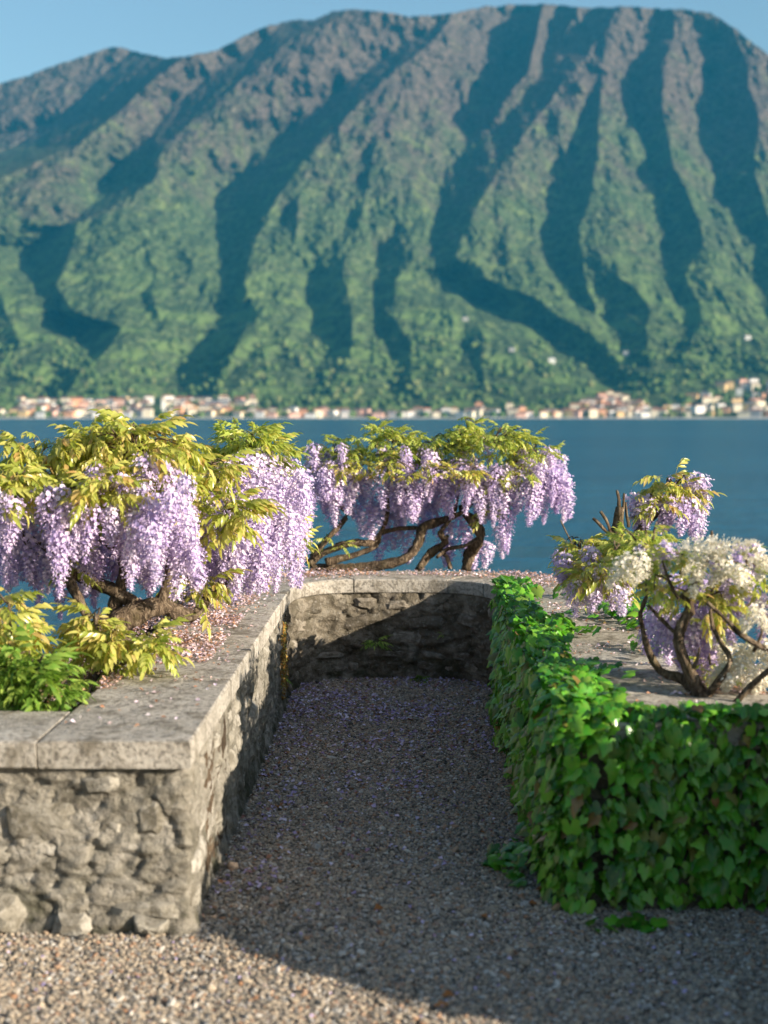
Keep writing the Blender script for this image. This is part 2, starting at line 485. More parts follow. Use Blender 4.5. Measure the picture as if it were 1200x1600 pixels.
# shaded valleys of the mountain: (left edge of the valley side, crest line on its right, strength, width of the sunlit flank)
VALLEYS = [
    ([(262, 88), (235, 118), (180, 163), (90, 190), (0, 212), (-150, 262), (-350, 335), (-700, 450)], [(300, 87), (250, 122), (195, 175), (120, 228), (60, 252), (0, 276), (-150, 350), (-350, 460)], 0, 0),
    ([(455, 30), (400, 58), (350, 100), (285, 152), (235, 212), (180, 262), (140, 320), (45, 385), (36, 420), (70, 455), (90, 490), (118, 510), (147, 545), (105, 590), (60, 622)],
     [(540, 17), (450, 65), (400, 105), (345, 155), (262, 225), (240, 285), (118, 350), (110, 390), (92, 445), (112, 485), (190, 512), (168, 545), (125, 580), (100, 622)], 1.7, 110),
    ([(735, 10), (695, 28), (640, 64), (590, 94), (555, 118), (520, 146), (480, 174), (440, 200), (412, 230), (385, 260), (352, 300), (342, 340), (357, 380), (347, 440), (350, 470), (357, 495), (325, 525), (300, 550), (285, 580), (278, 618)],
     [(754, 10), (720, 35), (680, 65), (600, 125), (545, 178), (505, 225), (465, 255), (435, 310), (415, 350), (395, 385), (382, 445), (402, 495), (376, 530), (347, 590), (335, 618)], 1.5, 130),
    ([(575, 240), (558, 300), (540, 345), (500, 400), (481, 440), (485, 480), (512, 550), (500, 606)], [(590, 235), (578, 300), (566, 345), (545, 400), (545, 430), (550, 470), (557, 510), (548, 560), (520, 606)], 1.1, 90),
    ([(640, 325), (615, 370), (588, 400), (580, 440), (590, 490), (610, 560), (618, 614)], [(652, 325), (645, 375), (640, 410), (622, 450), (610, 490), (642, 530), (646, 570), (640, 614)], 1.1, 60),
    ([(800, 10), (797, 60), (785, 100), (757, 150), (732, 200), (716, 250), (697, 300), (690, 330), (678, 365), (690, 400), (694, 440)], [(966, 11), (927, 84), (888, 126), (864, 162), (822, 210), (792, 250), (755, 308), (726, 368), (712, 410), (702, 440)], 1.0, 150),
    ([(700, 436), (750, 468), (810, 496), (880, 530), (915, 565), (950, 602)], [(765, 436), (842, 468), (880, 498), (940, 525), (1000, 570), (1030, 602)], 1.2, 110),
    ([(935, 80), (930, 140), (900, 195), (885, 250), (868, 300), (860, 350), (868, 390), (882, 425), (900, 460), (925, 490)], [(948, 80), (946, 150), (938, 200), (933, 250), (923, 300), (908, 345), (904, 380), (915, 420), (925, 450), (950, 490)], 1.3, 90),
    ([(945, 430), (960, 480), (955, 510), (965, 545), (985, 575)], [(965, 430), (1020, 480), (1012, 510), (1014, 545), (1022, 575)], 1.0, 60),
    ([(1028, 20), (1020, 60), (985, 100), (985, 150), (1000, 200), (1015, 250), (1028, 300), (1040, 350), (1036, 390), (1048, 440), (1070, 485), (1072, 515), (1045, 560)],
     [(1052, 20), (1058, 60), (1036, 100), (1042, 150), (1044, 200), (1052, 250), (1078, 300), (1100, 345), (1098, 385), (1072, 430), (1092, 475), (1088, 520), (1068, 560)], 1.15, 75),
    ([(1105, 60), (1118, 105), (1100, 150), (1103, 200), (1115, 250), (1130, 310), (1158, 355), (1180, 395), (1186, 440), (1194, 480), (1205, 530)],
     [(1150, 60), (1170, 110), (1182, 150), (1195, 190), (1190, 240), (1184, 280), (1200, 330), (1225, 390), (1240, 440), (1245, 480), (1240, 530)], 1.0, 75),
    ([(1255, 120), (1270, 250), (1300, 400), (1330, 590)], [(1300, 120), (1340, 250), (1360, 400), (1390, 590)], 1.0, 110),
    ([(1440, 130), (1450, 250), (1500, 400), (1550, 590)], [(1500, 130), (1530, 250), (1570, 400), (1610, 590)], 1.0, 130),
    ([(1700, 170), (1720, 300), (1760, 450), (1820, 590)], [(1770, 170), (1800, 300), (1830, 450), (1880, 590)], 1.0, 150),
    ([(600, 42), (565, 85), (543, 130)], [(622, 42), (586, 85), (552, 130)], 1.1, 40),
    ([(206, 78), (196, 110), (172, 150)], [(222, 82), (214, 115), (194, 150)], 1.5, 60),
    ([(90, 100), (60, 130), (20, 165)], [(112, 95), (84, 130), (50, 165)], 0.9, 60),
    ([(-40, 300), (-60, 400), (-20, 500), (10, 600)], [(0, 300), (-10, 400), (25, 500), (40, 600)], 0.8, 110),
    ([(-260, 400), (-300, 500), (-260, 610)], [(-180, 400), (-230, 500), (-200, 610)], 1.0, 130),
    ([(-500, 380), (-560, 500), (-520, 610)], [(-420, 380), (-470, 500), (-440, 610)], 1.0, 150),
    ([(232, 420), (222, 470), (240, 520), (232, 570)], [(250, 420), (243, 470), (262, 520), (252, 570)], 0.55, 60),
    ([(455, 330), (440, 400), (452, 470), (440, 560)], [(470, 330), (458, 400), (470, 470), (455, 560)], 0.4, 50),
    ([(640, 130), (620, 190), (628, 250)], [(655, 130), (640, 190), (642, 250)], 0.5, 50),
    ([(796, 330), (782, 390), (800, 440)], [(812, 330), (804, 390), (822, 440)], 0.6, 60),
    ([(745, 480), (730, 540), (742, 590)], [(762, 480), (754, 540), (760, 590)], 0.45, 60),
]
SPURS = [([(848, 4), (838, 60), (822, 118), (800, 140), (782, 172), (765, 206)], 13, 0.85), ([(905, 10), (885, 50), (870, 80)], 12, 0.4)]
AREA = 0.82


def mountain_depth(px, py):
    """how far away the slope lies that is seen in the direction (px, py)"""
    e = np.maximum(0.0, (654.0 - py) / F)
    D0 = SHORE + 2660.0 * (e / 0.29) ** 0.82
    # uneven edges
    wob = 17 * fbm2(px / 38.0, py / 38.0, 3, 61) * np.clip((640 - py) / 60, 0, 1)
    wobc = 7 * fbm2(px / 45.0 + 30, py / 45.0, 2, 67)
    R = np.zeros_like(px)
    for V, C, k, spread in VALLEYS:
        vy = [p[1] for p in V]; vx = [p[0] for p in V]
        cy_ = [p[1] for p in C]; cx = [p[0] for p in C]
        v = np.interp(py, vy, vx) + wob
        c = np.interp(py, cy_, cx) + wobc
        w = np.maximum(c - v, 7.0)
        y0, y1 = max(vy[0], cy_[0]), min(vy[-1], cy_[-1])
        if k == 0:      # the farther mountain on the left
            fade = 1.0
            big = 800.0 * np.clip((c - px) / 95.0, 0, 1) * np.clip(1.6 - py / 420.0, 0, 1)
            big = np.where(px < c, big, 0)
            sh = np.where((px < v), np.clip(1 - (v - px) / 90.0, 0, 1) ** 1.3, np.clip((c - px) / w, 0, 1) ** 0.8)
            R = np.maximum(R, big + np.where(px < c, 120 * sh, 0))
            continue
        fade = np.clip((py - y0 + 30) / 30.0, 0, 1) * np.clip((y1 + 26 - py) / 30.0, 0, 1)
        A = (k * 1.55 * w * D0 / F + 22) * fade
        t = np.clip((px - v) / w, 0, 1)
        left = np.clip(1 - (v - px) / spread, 0, 1) ** 1.35
        sh = np.where(px < v, left, (1 - t ** 1.3))
        base = 0.0
        R = np.maximum(R, A * sh)
    for S, wd, k in SPURS:
        s = np.interp(py, [p[1] for p in S], [p[0] for p in S]) + wobc * 0.6
        y1 = S[-1][1]
        fd = np.clip((y1 - py) / 60.0, 0, 1)
        R = R * (1 - k * fd * np.exp(-((px - s) / wd) ** 2 * (1 + 2.5 * (px < s))))
    D = D0 + R
    X = (px - 600) * D / F; Z = (650 - py) * D / F
    up = np.clip((640 - py) / 70.0, 0, 1)
    lean = np.clip((860 - px) / 560.0, -0.15, 1.0)
    q = X - Z * 0.95 * lean + 26 * fbm3(X / 110.0, Z / 110.0, D * 0, 2, 83)
    fine = np.abs(vnoise2(q / 92.0, Z / 420.0 + 4, 85)) * 2 + 0.35 * np.abs(vnoise2(q / 38.0, Z / 150.0 + 9, 87)) * 2
    D = D + up * (-30 * (fine - 0.7) + 52 * fbm3(X / 150.0, Z / 190.0, D * 0 + 3, 2, 71) + 46 * fbm3(X / 42.0, Z / 60.0, D * 0 + 9, 3, 73) + 26 * np.abs(fbm3(X / 17.0, Z / 17.0, D * 0, 2, 79)))
    return D


def mountain_point(px, py):
    d = float(mountain_depth(np.array([float(px)]), np.array([float(py)]))[0])
    return at_y(px, py, d)


def build_terrain():
    us = np.concatenate([np.arange(-1500, -260, 12.0), np.arange(-260, 1460, 1.75), np.arange(1460, 2800, 12.0)])
    nv = 400
    vs = np.linspace(0, 1, nv)
    PX, VV = np.meshgrid(us, vs)
    sky_y = np.interp(PX, SKY_X, SKY_Y) - 2.2 * fbm2(PX / 9.0, PX * 0, 3, 5) - 3 * fbm2(PX / 40.0, PX * 0, 2, 8)
    PY = 655.5 - VV * (655.5 - sky_y)
    D = mountain_depth(PX, PY)
    dx = _fw.x * F + _rt.x * (PX - 600) + _up.x * (800 - PY)
    dy = _fw.y * F + _rt.y * (PX - 600) + _up.y * (800 - PY)
    dz = _fw.z * F + _up.z * (800 - PY)
    t = D / dy
    V = np.stack([dx * t, D, EYE + dz * t], 2)
    # the far side falls away behind the skyline
    back = [V]
    last = V[-1]
    for k, (out, down) in enumerate(((40, 12), (300, 190), (1200, 900))):
        q = last.copy(); q[:, 1] += out; q[:, 2] = np.maximum(-5, q[:, 2] - down); back.append(q[None])
    # the shore dips under the water
    foot = V[0].copy(); foot[:, 1] -= 25; foot[:, 2] = -6.5
    V = np.concatenate([foot[None]] + back)
    ny, nx = V.shape[:2]
    i = np.arange(nx * ny).reshape(ny, nx)
    Fc = np.stack([i[:-1, :-1].ravel(), i[:-1, 1:].ravel(), i[1:, 1:].ravel(), i[1:, :-1].ravel()], 1)
    me = np_mesh('mountain', V.reshape(-1, 3), Fc)
    o = link('mountain', me, mat=M['forest'])
    tag(o, kind='structure')


build_terrain()

lake = np_mesh('lake', [(-7900, -250, -3.0), (7900, -250, -3.0), (7900, 3200, -3.0), (-7900, 3200, -3.0)], [[0, 1, 2, 3]], False)
tag(link('lake', lake, mat=M['water']), kind='structure')


def build_haze():
    x0, x1, y0, y1, z0, z1 = -8000, 8000, -280, 7400, -8, 1720
    V = [(x, y, z) for z in (z0, z1) for y in (y0, y1) for x in (x0, x1)]
    Fc = [[0, 2, 3, 1], [4, 5, 7, 6], [0, 1, 5, 4], [2, 6, 7, 3], [0, 4, 6, 2], [1, 3, 7, 5]]
    k = NT('lake_air')
    pv = k.n('ShaderNodeVolumePrincipled')
    pv.inputs['Color'].default_value = (0.05, 0.52, 0.90, 1)
    pv.inputs['Density'].default_value = HAZE
    pv.inputs['Anisotropy'].default_value = 0.0
    k.t.links.new(pv.outputs[0], k.out.inputs['Volume'])
    o = link('haze', np_mesh('haze', V, Fc, False), mat=k.mat)
    tag(o, kind='stuff')


HAZE = 0.000042
build_haze()

# ------------------------------------------------------------------ the terrace: outline of the bay
WX, EX = -0.66, 0.56          # inner faces of the two side walls
FY = 4.30                     # front face of the left wall
FYR = 4.56                    # front face of the right wall, under the ivy
ARC_Y = 7.9
TOP = 0.61
SLAB = 0.085


def arc_pt(u, d):
    th = math.pi * (1 - u)
    a = (EX - WX) / 2 + d
    b = 0.71 + d
    c, s = math.cos(th), math.sin(th)
    n = 2 / 3.3
    return ((WX + EX) / 2 + a * math.copysign(abs(c) ** n, c), ARC_Y + b * abs(s) ** n)


def path_left(t, d):   # t from 0 (front) to 1 (start of the arc)
    return (WX - d, FY + t * (ARC_Y - FY))


def path_right(t, d):
    return (EX + d, ARC_Y + t * (FYR - ARC_Y))


def path_front_left(t, d):   # from far left to the corner
    return (-4.5 + t * (WX + 4.5), FY + d)


def path_front_right(t, d):
    return (EX + t * (4.5 - EX), FYR + d)


def sweep(pathfn, t0, t1, nt, profile, disp=None, close=True, caps=True, ts=None):
    """profile: list of (d, z) counter-clockwise ring, swept along the path"""
    ts = np.linspace(t0, t1, nt) if ts is None else ts
    V = []
    for t in ts:
        for d, z in profile:
            x, y = pathfn(t, d)
            V.append((x, y, z))
    V = np.array(V)
    n = len(profile); m = len(ts)
    faces = []
    for i in range(m - 1):
        for j in range(n if close else n - 1):
            k = (j + 1) % n
            faces.append([i * n + j, (i + 1) * n + j, (i + 1) * n + k, i * n + k])
    if caps:
        faces.append([j for j in range(n)])
        faces.append([(m - 1) * n + j for j in reversed(range(n))])
    return V, faces


def fix_normals(me):
    bm = bmesh.new(); bm.from_mesh(me)
    bmesh.ops.recalc_face_normals(bm, faces=bm.faces)
    bm.to_mesh(me); bm.free()


def slab(pathfn, t0, t1, parent, d0=-0.012, d1=0.45, z1=TOP, th=SLAB, name='cap_slab', seed=0, gap=0.0055):
    L = 0
    p0 = np.array(pathfn(t0, 0.2)); p1 = np.array(pathfn(t1, 0.2))
    L = max(0.05, float(np.hypot(*(p1 - p0))))
    g = gap / L * (t1 - t0)
    nt = max(3, int(L / 0.035))
    ts = np.concatenate([[t0 + g, t0 + g + 0.007 / L * (t1 - t0)], np.linspace(t0 + g, t1 - g, nt + 2)[1:-1], [t1 - g - 0.007 / L * (t1 - t0), t1 - g]])
    z0 = z1 - th
    c = 0.006
    dz = [0, 0.5, 1]
    prof = [(d0, z0 + c), (d0, z0 + th * .5), (d0, z1 - c), (d0 + c, z1 - c * .15)]
    nd = max(3, int((d1 - d0) / 0.035))
    for k in range(1, nd):
        prof.append((d0 + c + (d1 - d0 - 2 * c) * k / nd, z1))
    prof += [(d1 - c, z1 - c * .15), (d1, z1 - c), (d1, z0 + c), (d1 - c, z0), (d0 + c, z0)]
    V, faces = sweep(pathfn, t0, t1, nt, prof, ts=ts)
    n = len(prof)
    E = np.zeros(len(V)); E[:n] = 1; E[-n:] = 1
    # worn and slightly uneven
    a = fbm3(V[:, 0] * 9 + seed, V[:, 1] * 9, V[:, 2] * 9, 3, 3)
    b = fbm3(V[:, 0] * 26 + seed, V[:, 1] * 26, V[:, 2] * 26, 2, 9)
    V[:, 2] += 0.004 * a * (V[:, 2] > z0 + 0.03) + 0.003 * b
    V[:, 0] += 0.003 * a + 0.003 * b
    V[:, 1] += 0.004 * fbm3(V[:, 0] * 12, V[:, 1] * 12 + seed, V[:, 2] * 20, 2, 13)
    V[:n, 2] -= 0.001; V[-n:, 2] -= 0.001
    me = np_mesh('cap_slab', V, faces)
    fix_normals(me)
    me.polygons.foreach_set('use_smooth', np.ones(len(me.polygons), dtype=bool))
    me.set_sharp_from_angle(angle=R(28))
    o = link(name, me, parent, M['slab'])
    return o


def cells(x, y, seed):
    """distance to the joint between irregular cells, and a random number per cell"""
    ix = np.floor(x).astype(np.int64); iy = np.floor(y).astype(np.int64)
    f1 = np.full(x.shape, 9.0); f2 = np.full(x.shape, 9.0); rnd_ = np.zeros(x.shape); ox = np.zeros(x.shape); oy = np.zeros(x.shape)
    z = np.zeros_like(ix)
    for a in (-1, 0, 1):
        for b in (-1, 0, 1):
            px_ = ix + a + 0.1 + 0.8 * hash3(ix + a, iy + b, z, seed); py_ = iy + b + 0.15 + 0.7 * hash3(ix + a, iy + b, z, seed + 1)
            d = np.hypot(x - px_, y - py_)
            k = hash3(ix + a, iy + b, z, seed + 2)
            near = d < f1
            f2 = np.where(near, f1, np.minimum(f2, d))
            rnd_ = np.where(near, k, rnd_); ox = np.where(near, x - px_, ox); oy = np.where(near, y - py_, oy)
            f1 = np.where(near, d, f1)
    return f2 - f1, rnd_, ox, oy


def rubble_body(path2, nrm_side, parent, mat, seed, amp=0.022, amp2=None, corner=0, step=0.014, z1=TOP - SLAB, depth=0.42, name='wall_body', close_back=True):
    """path2: dense polyline of (x, y) with unit normals pointing into the wall"""
    P, N = path2
    zs = np.linspace(-0.06, z1 - 0.001, max(6, int((z1 + 0.06) / step)))
    m, n = len(P), len(zs)
    X = np.repeat(P[:, 0][:, None], n, 1); Y = np.repeat(P[:, 1][:, None], n, 1)
    Z = np.repeat(zs[None, :], m, 0)
    s = np.concatenate([[0], np.cumsum(np.hypot(*np.diff(P, axis=0).T))])
    S = np.repeat(s[:, None], n, 1)
    f = fbm3(S * 5, Z * 9, 0 * Z + seed, 3, seed) * 1.0
    # ragged chips, elongated along the courses
    r = np.abs(fbm3(S * 9 + 5, Z * 24 + S * 6, 0 * Z + seed * 3.1, 3, seed + 5))
    q = fbm3(S * 38, Z * 52, 0 * Z, 2, seed + 8)
    g, cr, ox, oy = cells(S * 6.2 + 0.5 * f, Z * 11.0 + 0.35 * f, seed)
    plate = 0.55 * (cr - 0.5) + (cr * 7 % 1 - .5) * ox * 0.9 + (cr * 13 % 1 - .5) * oy * 0.9 - 0.55 * np.clip(1 - g / 0.14, 0, 1)
    g2, cr2, ox2, oy2 = cells(S * 19 + f, Z * 31.0 + f, seed + 40)
    chipped = (cr2 - .5) * 0.38 + (cr2 * 7 % 1 - .5) * ox2 * 0.6
    dd = amp * (0.35 * f + plate + chipped + 0.6 * (0.35 - r) + 0.34 * q)
    if amp2 is not None:
        k = np.clip((S - corner + .02) / .12, 0, 1)
        dd = dd * (1 - k) + dd * (amp2 / amp) * k
    # foot of the wall spreads a little
    dd = dd + 0.02 * np.clip(1 - Z / 0.10, 0, 1) ** 2
    X = X - N[:, 0][:, None] * dd; Y = Y - N[:, 1][:, None] * dd
    V = np.stack([X, Y, Z], 2).reshape(-1, 3)
    i = np.arange(m * n).reshape(m, n)
    quads = np.stack([i[:-1, :-1].ravel(), i[1:, :-1].ravel(), i[1:, 1:].ravel(), i[:-1, 1:].ravel()], 1)
    # top and back
    B = P + N * depth
    top = np.concatenate([B, np.full((m, 1), z1 - 0.001)], 1)
    bot = np.concatenate([B, np.full((m, 1), -0.06)], 1)
    V = np.concatenate([V, top, bot])
    t = m * n + np.arange(m); bb = m * n + m + np.arange(m); ft = i[:, -1]
    q2 = np.stack([ft[:-1], ft[1:], t[1:], t[:-1]], 1)
    q3 = np.stack([t[:-1], t[1:], bb[1:], bb[:-1]], 1)
    me = np_mesh(name, V, np.concatenate([quads, q2, q3]))
    link(name, me, parent, mat)
    return P, N, s


def poly_path(pts, step, rad=0.0):
    """dense polyline with normals to the right-hand... (pointing into the wall is given by the sign)"""
    out = []
    for a, b in zip(pts[:-1], pts[1:]):
        L = math.hypot(b[0] - a[0], b[1] - a[1]); k = max(1, int(L / step))
        for j in range(k):
            out.append((a[0] + (b[0] - a[0]) * j / k, a[1] + (b[1] - a[1]) * j / k))
    out.append(pts[-1])
    P = np.array(out)
    if rad > 0:
        w = int(rad / step)
        for _ in range(max(1, w)):
            Q = P.copy(); Q[1:-1] = (P[:-2] + P[1:-1] * 2 + P[2:]) / 4; P = Q
    T = np.gradient(P, axis=0)
    T /= np.linalg.norm(T, axis=1)[:, None]
    N = np.stack([-T[:, 1], T[:, 0]], 1)
    return P, N


STONE_CACHE = {}


def stone_mesh(k):
    """an irregular flattish stone, face towards -Y, about 1 x 1 in x and z, 36 triangles"""
    if k in STONE_CACHE: return STONE_CACHE[k]
    r = random.Random(100 + k)
    n = 9
    V = []; Fc = []
    rings = [(1.0, 0.35), (0.90, -0.45), (0.55, -0.9)]
    rad = [1 + r.uniform(-.20, .10) for _ in range(n)]
    for s, y in rings:
        for j in range(n):
            a = 2 * math.pi * j / n
            c, q = math.cos(a), math.sin(a)
            p = 0.42
            cx = math.copysign(abs(c) ** p, c); cz = math.copysign(abs(q) ** p, q)
            V.append((0.5 * s * rad[j] * cx + r.uniform(-.03, .03), y + r.uniform(-.18, .18), 0.5 * s * rad[j] * cz + r.uniform(-.04, .04)))
    V.append((r.uniform(-.1, .1), -1.0 + r.uniform(-.1, .2), r.uniform(-.1, .1)))
    for q in range(2):
        for j in range(n):
            a, b = q * n + j, q * n + (j + 1) % n
            Fc.append([a, b, b + n, a + n])
    for j in range(n):
        Fc.append([2 * n + j, 2 * n + (j + 1) % n, 3 * n])
    me = np_mesh('stone', np.array(V), Fc)
    fix_normals(me)
    me.set_sharp_from_angle(angle=R(38))
    STONE_CACHE[k] = me
    return me


def lay_stones(P, N, s, parent, mat, seed, s0, s1, z0=0.03, z1=TOP - SLAB - 0.02, skip=0.18, hmin=0.06, hmax=0.12, out=0.012, key='light'):
    r = random.Random(seed)
    z = z0
    while z < z1 - 0.03:
        h = min(r.uniform(hmin, hmax), z1 - z)
        q = s0 + r.uniform(-.05, 0.05)
        while q < s1:
            w = r.uniform(0.10, 0.32) * (h / 0.09) ** 0.4
            if r.random() > skip:
                c = q + w / 2
                if s0 < c < s1:
                    i = min(len(s) - 1, int(np.searchsorted(s, c)))
                    x, y = P[i]; nx, ny = N[i]
                    me = stone_mesh(r.randrange(10))
                    key2 = (key, me.name)
                    if key2 not in STONE_CACHE:
                        m2 = me.copy(); m2.materials.clear(); m2.materials.append(mat); STONE_CACHE[key2] = m2
                    o = link('stone', STONE_CACHE[key2], parent)
                    th = r.uniform(0.022, 0.032)
                    o.scale = ((w - 0.012) * r.uniform(.86, 1.0), th, (h - 0.010) * r.uniform(.8, 1.02))
                    # local -Y looks out of the wall: out = -N
                    ang = math.atan2(ny, nx) - math.pi / 2
                    o.rotation_euler = (r.uniform(-.10, .10), r.uniform(-.16, .16), ang + r.uniform(-.10, .10))
                    off = r.uniform(-0.010, 0.008) + 0.012 + (0.45 * th - 0.008)
                    o.location = (x + nx * off, y + ny * off, z + h / 2 + r.uniform(-.012, .012))
            q += w
        z += h


# terrace ground: one sheet in front, with a tongue into the bay
def build_ground():
    pts = [(-30, -60), (30, -60), (30, FYR + 0.2), (EX + 0.15, FYR + 0.2), (EX + 0.15, ARC_Y)]
    for k in range(11, 0, -1):
        pts.append(arc_pt(k / 12.0, 0.12))
    pts += [(WX - 0.15, ARC_Y), (WX - 0.15, FY + 0.2), (-30, FY + 0.2)]
    me = np_mesh('gravel_ground', [(x, y, 0.0) for x, y in pts], [list(range(len(pts)))], False)
    tag(link('gravel_ground', me, mat=M['gravel']), kind='structure')


build_ground()

# retaining wall and earth behind the cap stones, down to the lake
def embankment():
    def ring(d1, top_in, top_out, d0=0.40):
        return [(d0, top_in - 0.1), (d0 + 0.03, top_in), ((d0 + d1) / 2, (top_in + top_out) / 2 + 0.02), (d1 - 0.03, top_out), (d1, top_out - 0.05), (d1 + 0.05, -3.8), (d0, -3.8)]
    V = []; Fc = []
    for fn, t0, t1, nt, d1 in ((path_left, 0.0, 1.0, 60, 0.93), (arc_pt, 0.0, 1.0, 40, 0.80), (path_right, 0.0, 1.0, 60, 0.93),
                               (path_front_left, 0.0, 1.0, 60, 0.93), (path_front_right, 0.0, 1.0, 60, 1.0)):
        dd = 0.93
        if fn is path_left: t0 = 0.14
        if fn is path_right: t1 = 0.86
        v, f = sweep(fn, t0, t1, nt, ring(d1, TOP - 0.07, TOP - 0.10), caps=True)
        up = v[:, 2] > 0
        v[up, 2] += 0.035 * fbm3(v[up, 0] * 9, v[up, 1] * 9, v[up, 2], 3, 4)
        o = len(V) and sum(len(q) for q in V)
        Fc += [[a + o for a in g] for g in f]
        V.append(v)
    me = np_mesh('embankment', np.concatenate(V), Fc)
    fix_normals(me)
    tag(link('embankment', me, mat=M['soil']), kind='structure')


embankment()

# ---- left wall: front run and side run
wl = thing('garden_wall', 'low rubble stone wall with pale flat cap stones and a sunlit front corner', 'wall', (WX, FY, 0)); wl['kind'] = 'thing'
def parent_keep(root):
    """parts are modelled in world coordinates: cancel the root's offset"""
    bpy.context.view_layer.update()
    inv = root.matrix_world.inverted()
    for c in root.children:
        c.matrix_parent_inverse = inv


P, N = poly_path([(-4.5, FY), (WX, FY), (WX, ARC_Y)], 0.010, 0.06)
P_, N_, s_ = rubble_body((P, N), 1, wl, M['wall_light'], 3, amp=0.022, amp2=0.014, step=0.009, corner=4.5 + WX)
def foot_stones():
    for k, (x, z, w, h) in enumerate(((-1.30, .055, .26, .15), (-1.62, .07, .22, .14), (-1.02, .03, .13, .07), (-.78, .035, .12, .06))):
        me = stone_mesh(k + 3).copy(); me.materials.clear(); me.materials.append(M['stone_light'])
        link('stone', me, wl, loc=(x, FY - .005, z), rot=(.12, .05 * k, .03), scale=(w, .05, h))


foot_stones()
# the longer side face is smoother old render: stones only near the front face
Lf = 4.5 + WX
lay_stones(P_, N_, s_, wl, M['stone_light'], 21, Lf - 1.9, Lf - 0.06, skip=0.42, hmin=.07, hmax=.14)
lay_stones(P_, N_, s_, wl, M['stone_light'], 22, Lf + 0.05, s_[-1], skip=0.62, out=0.004)
cuts = [0.0]
for y in (5.30, 6.22, 7.05):
    cuts.append((y - FY) / (ARC_Y - FY))
cuts.append(1.0)
JX = -1.115
# corner slab reaches 3 cm over the front face
for a, b in zip(cuts[:-1], cuts[1:]):
    slab(lambda t, d: path_left(t, d), a if a > 0 else -0.035 / (ARC_Y - FY), b, wl, d1=0.455, seed=a * 40)
tj = (JX + 4.5) / (WX + 4.5)
for a, b in ((tj - 0.26, tj), (tj - 0.55, tj - 0.26), (0.02, tj - 0.55)):
    slab(path_front_left, a, b, wl, d0=-0.035, d1=0.42, seed=a * 60 + 3)
parent_keep(wl)

# ---- end wall, the curved one by the lake
we = thing('curved_wall', 'low dark mossy stone wall curving round the lake end of the bay', 'wall', (0, ARC_Y + 0.7, 0)); we['kind'] = 'thing'
pts = [(WX, ARC_Y + 0.001)] + [arc_pt(k / 60.0, 0.0) for k in range(1, 60)] + [(EX, ARC_Y + 0.001)]
P, N = poly_path(pts, 0.013, 0)
P_, N_, s_ = rubble_body((P, N), 1, we, M['wall_dark'], 9, amp=0.030)
lay_stones(P_, N_, s_, we, M['stone_dark'], 41, 0.25, s_[-1] - 0.15, skip=0.25, key='dark')
uc = [0.0, 0.19, 0.425, 0.615, 0.80, 1.0]
for a, b in zip(uc[:-1], uc[1:]):
    slab(arc_pt, a, b, we, d1=0.455, seed=a * 33 + 7)
parent_keep(we)

# ---- right wall under the ivy
wr = thing('garden_wall', 'low stone wall whose inner and front faces are hidden under ivy', 'wall', (EX, FYR, 0)); wr['kind'] = 'thing'
P, N = poly_path([(EX, ARC_Y), (EX, FYR), (4.5, FYR)], 0.03, 0.06)
P_, N_, s_ = rubble_body((P, N), 1, wr, M['wall_dark'], 15, amp=0.03, step=0.03)
rc = [(ARC_Y - y) / (ARC_Y - FYR) for y in (7.9, 7.3, 6.55, 5.75, 5.05)]
for a, b in zip(rc[:-1], rc[1:]):
    slab(path_right, a, b, wr, d1=0.53, seed=a * 21 + 2)
for a, b in ((0.0, 0.26), (0.26, 0.5), (0.5, 0.75), (0.75, 0.99)):
    slab(path_front_right, a, b, wr, d0=-0.012, d1=0.485, seed=a * 25 + 4)
parent_keep(wr)

# ------------------------------------------------------------------ vegetation: shared meshes
def tri_leaflet(L, W, droop, fold, base=(0, 0, 0), yaw=0.0, pitch=0.0):
    """one leaflet along +X, 8 triangles"""
    pts = [(0, 0, 0), (.33, .5, fold), (.33, 0, 0), (.33, -.5, fold), (.7, .36, fold * .8), (.7, 0, 0), (.7, -.36, fold * .8), (1, 0, 0)]
    out = []
    cyw, syw = math.cos(yaw), math.sin(yaw)
    cp, sp = math.cos(pitch), math.sin(pitch)
    for x, y, z in pts:
        X, Y, Z = x * L, y * W, z * W - droop * L * x * x
        X, Z = X * cp + Z * sp, -X * sp + Z * cp
        X, Y = X * cyw - Y * syw, X * syw + Y * cyw
        out.append((X + base[0], Y + base[1], Z + base[2]))
    Fc = [[0, 2, 1], [0, 3, 2], [1, 2, 5], [1, 5, 4], [2, 3, 6], [2, 6, 5], [4, 5, 7], [5, 6, 7]]
    return out, Fc


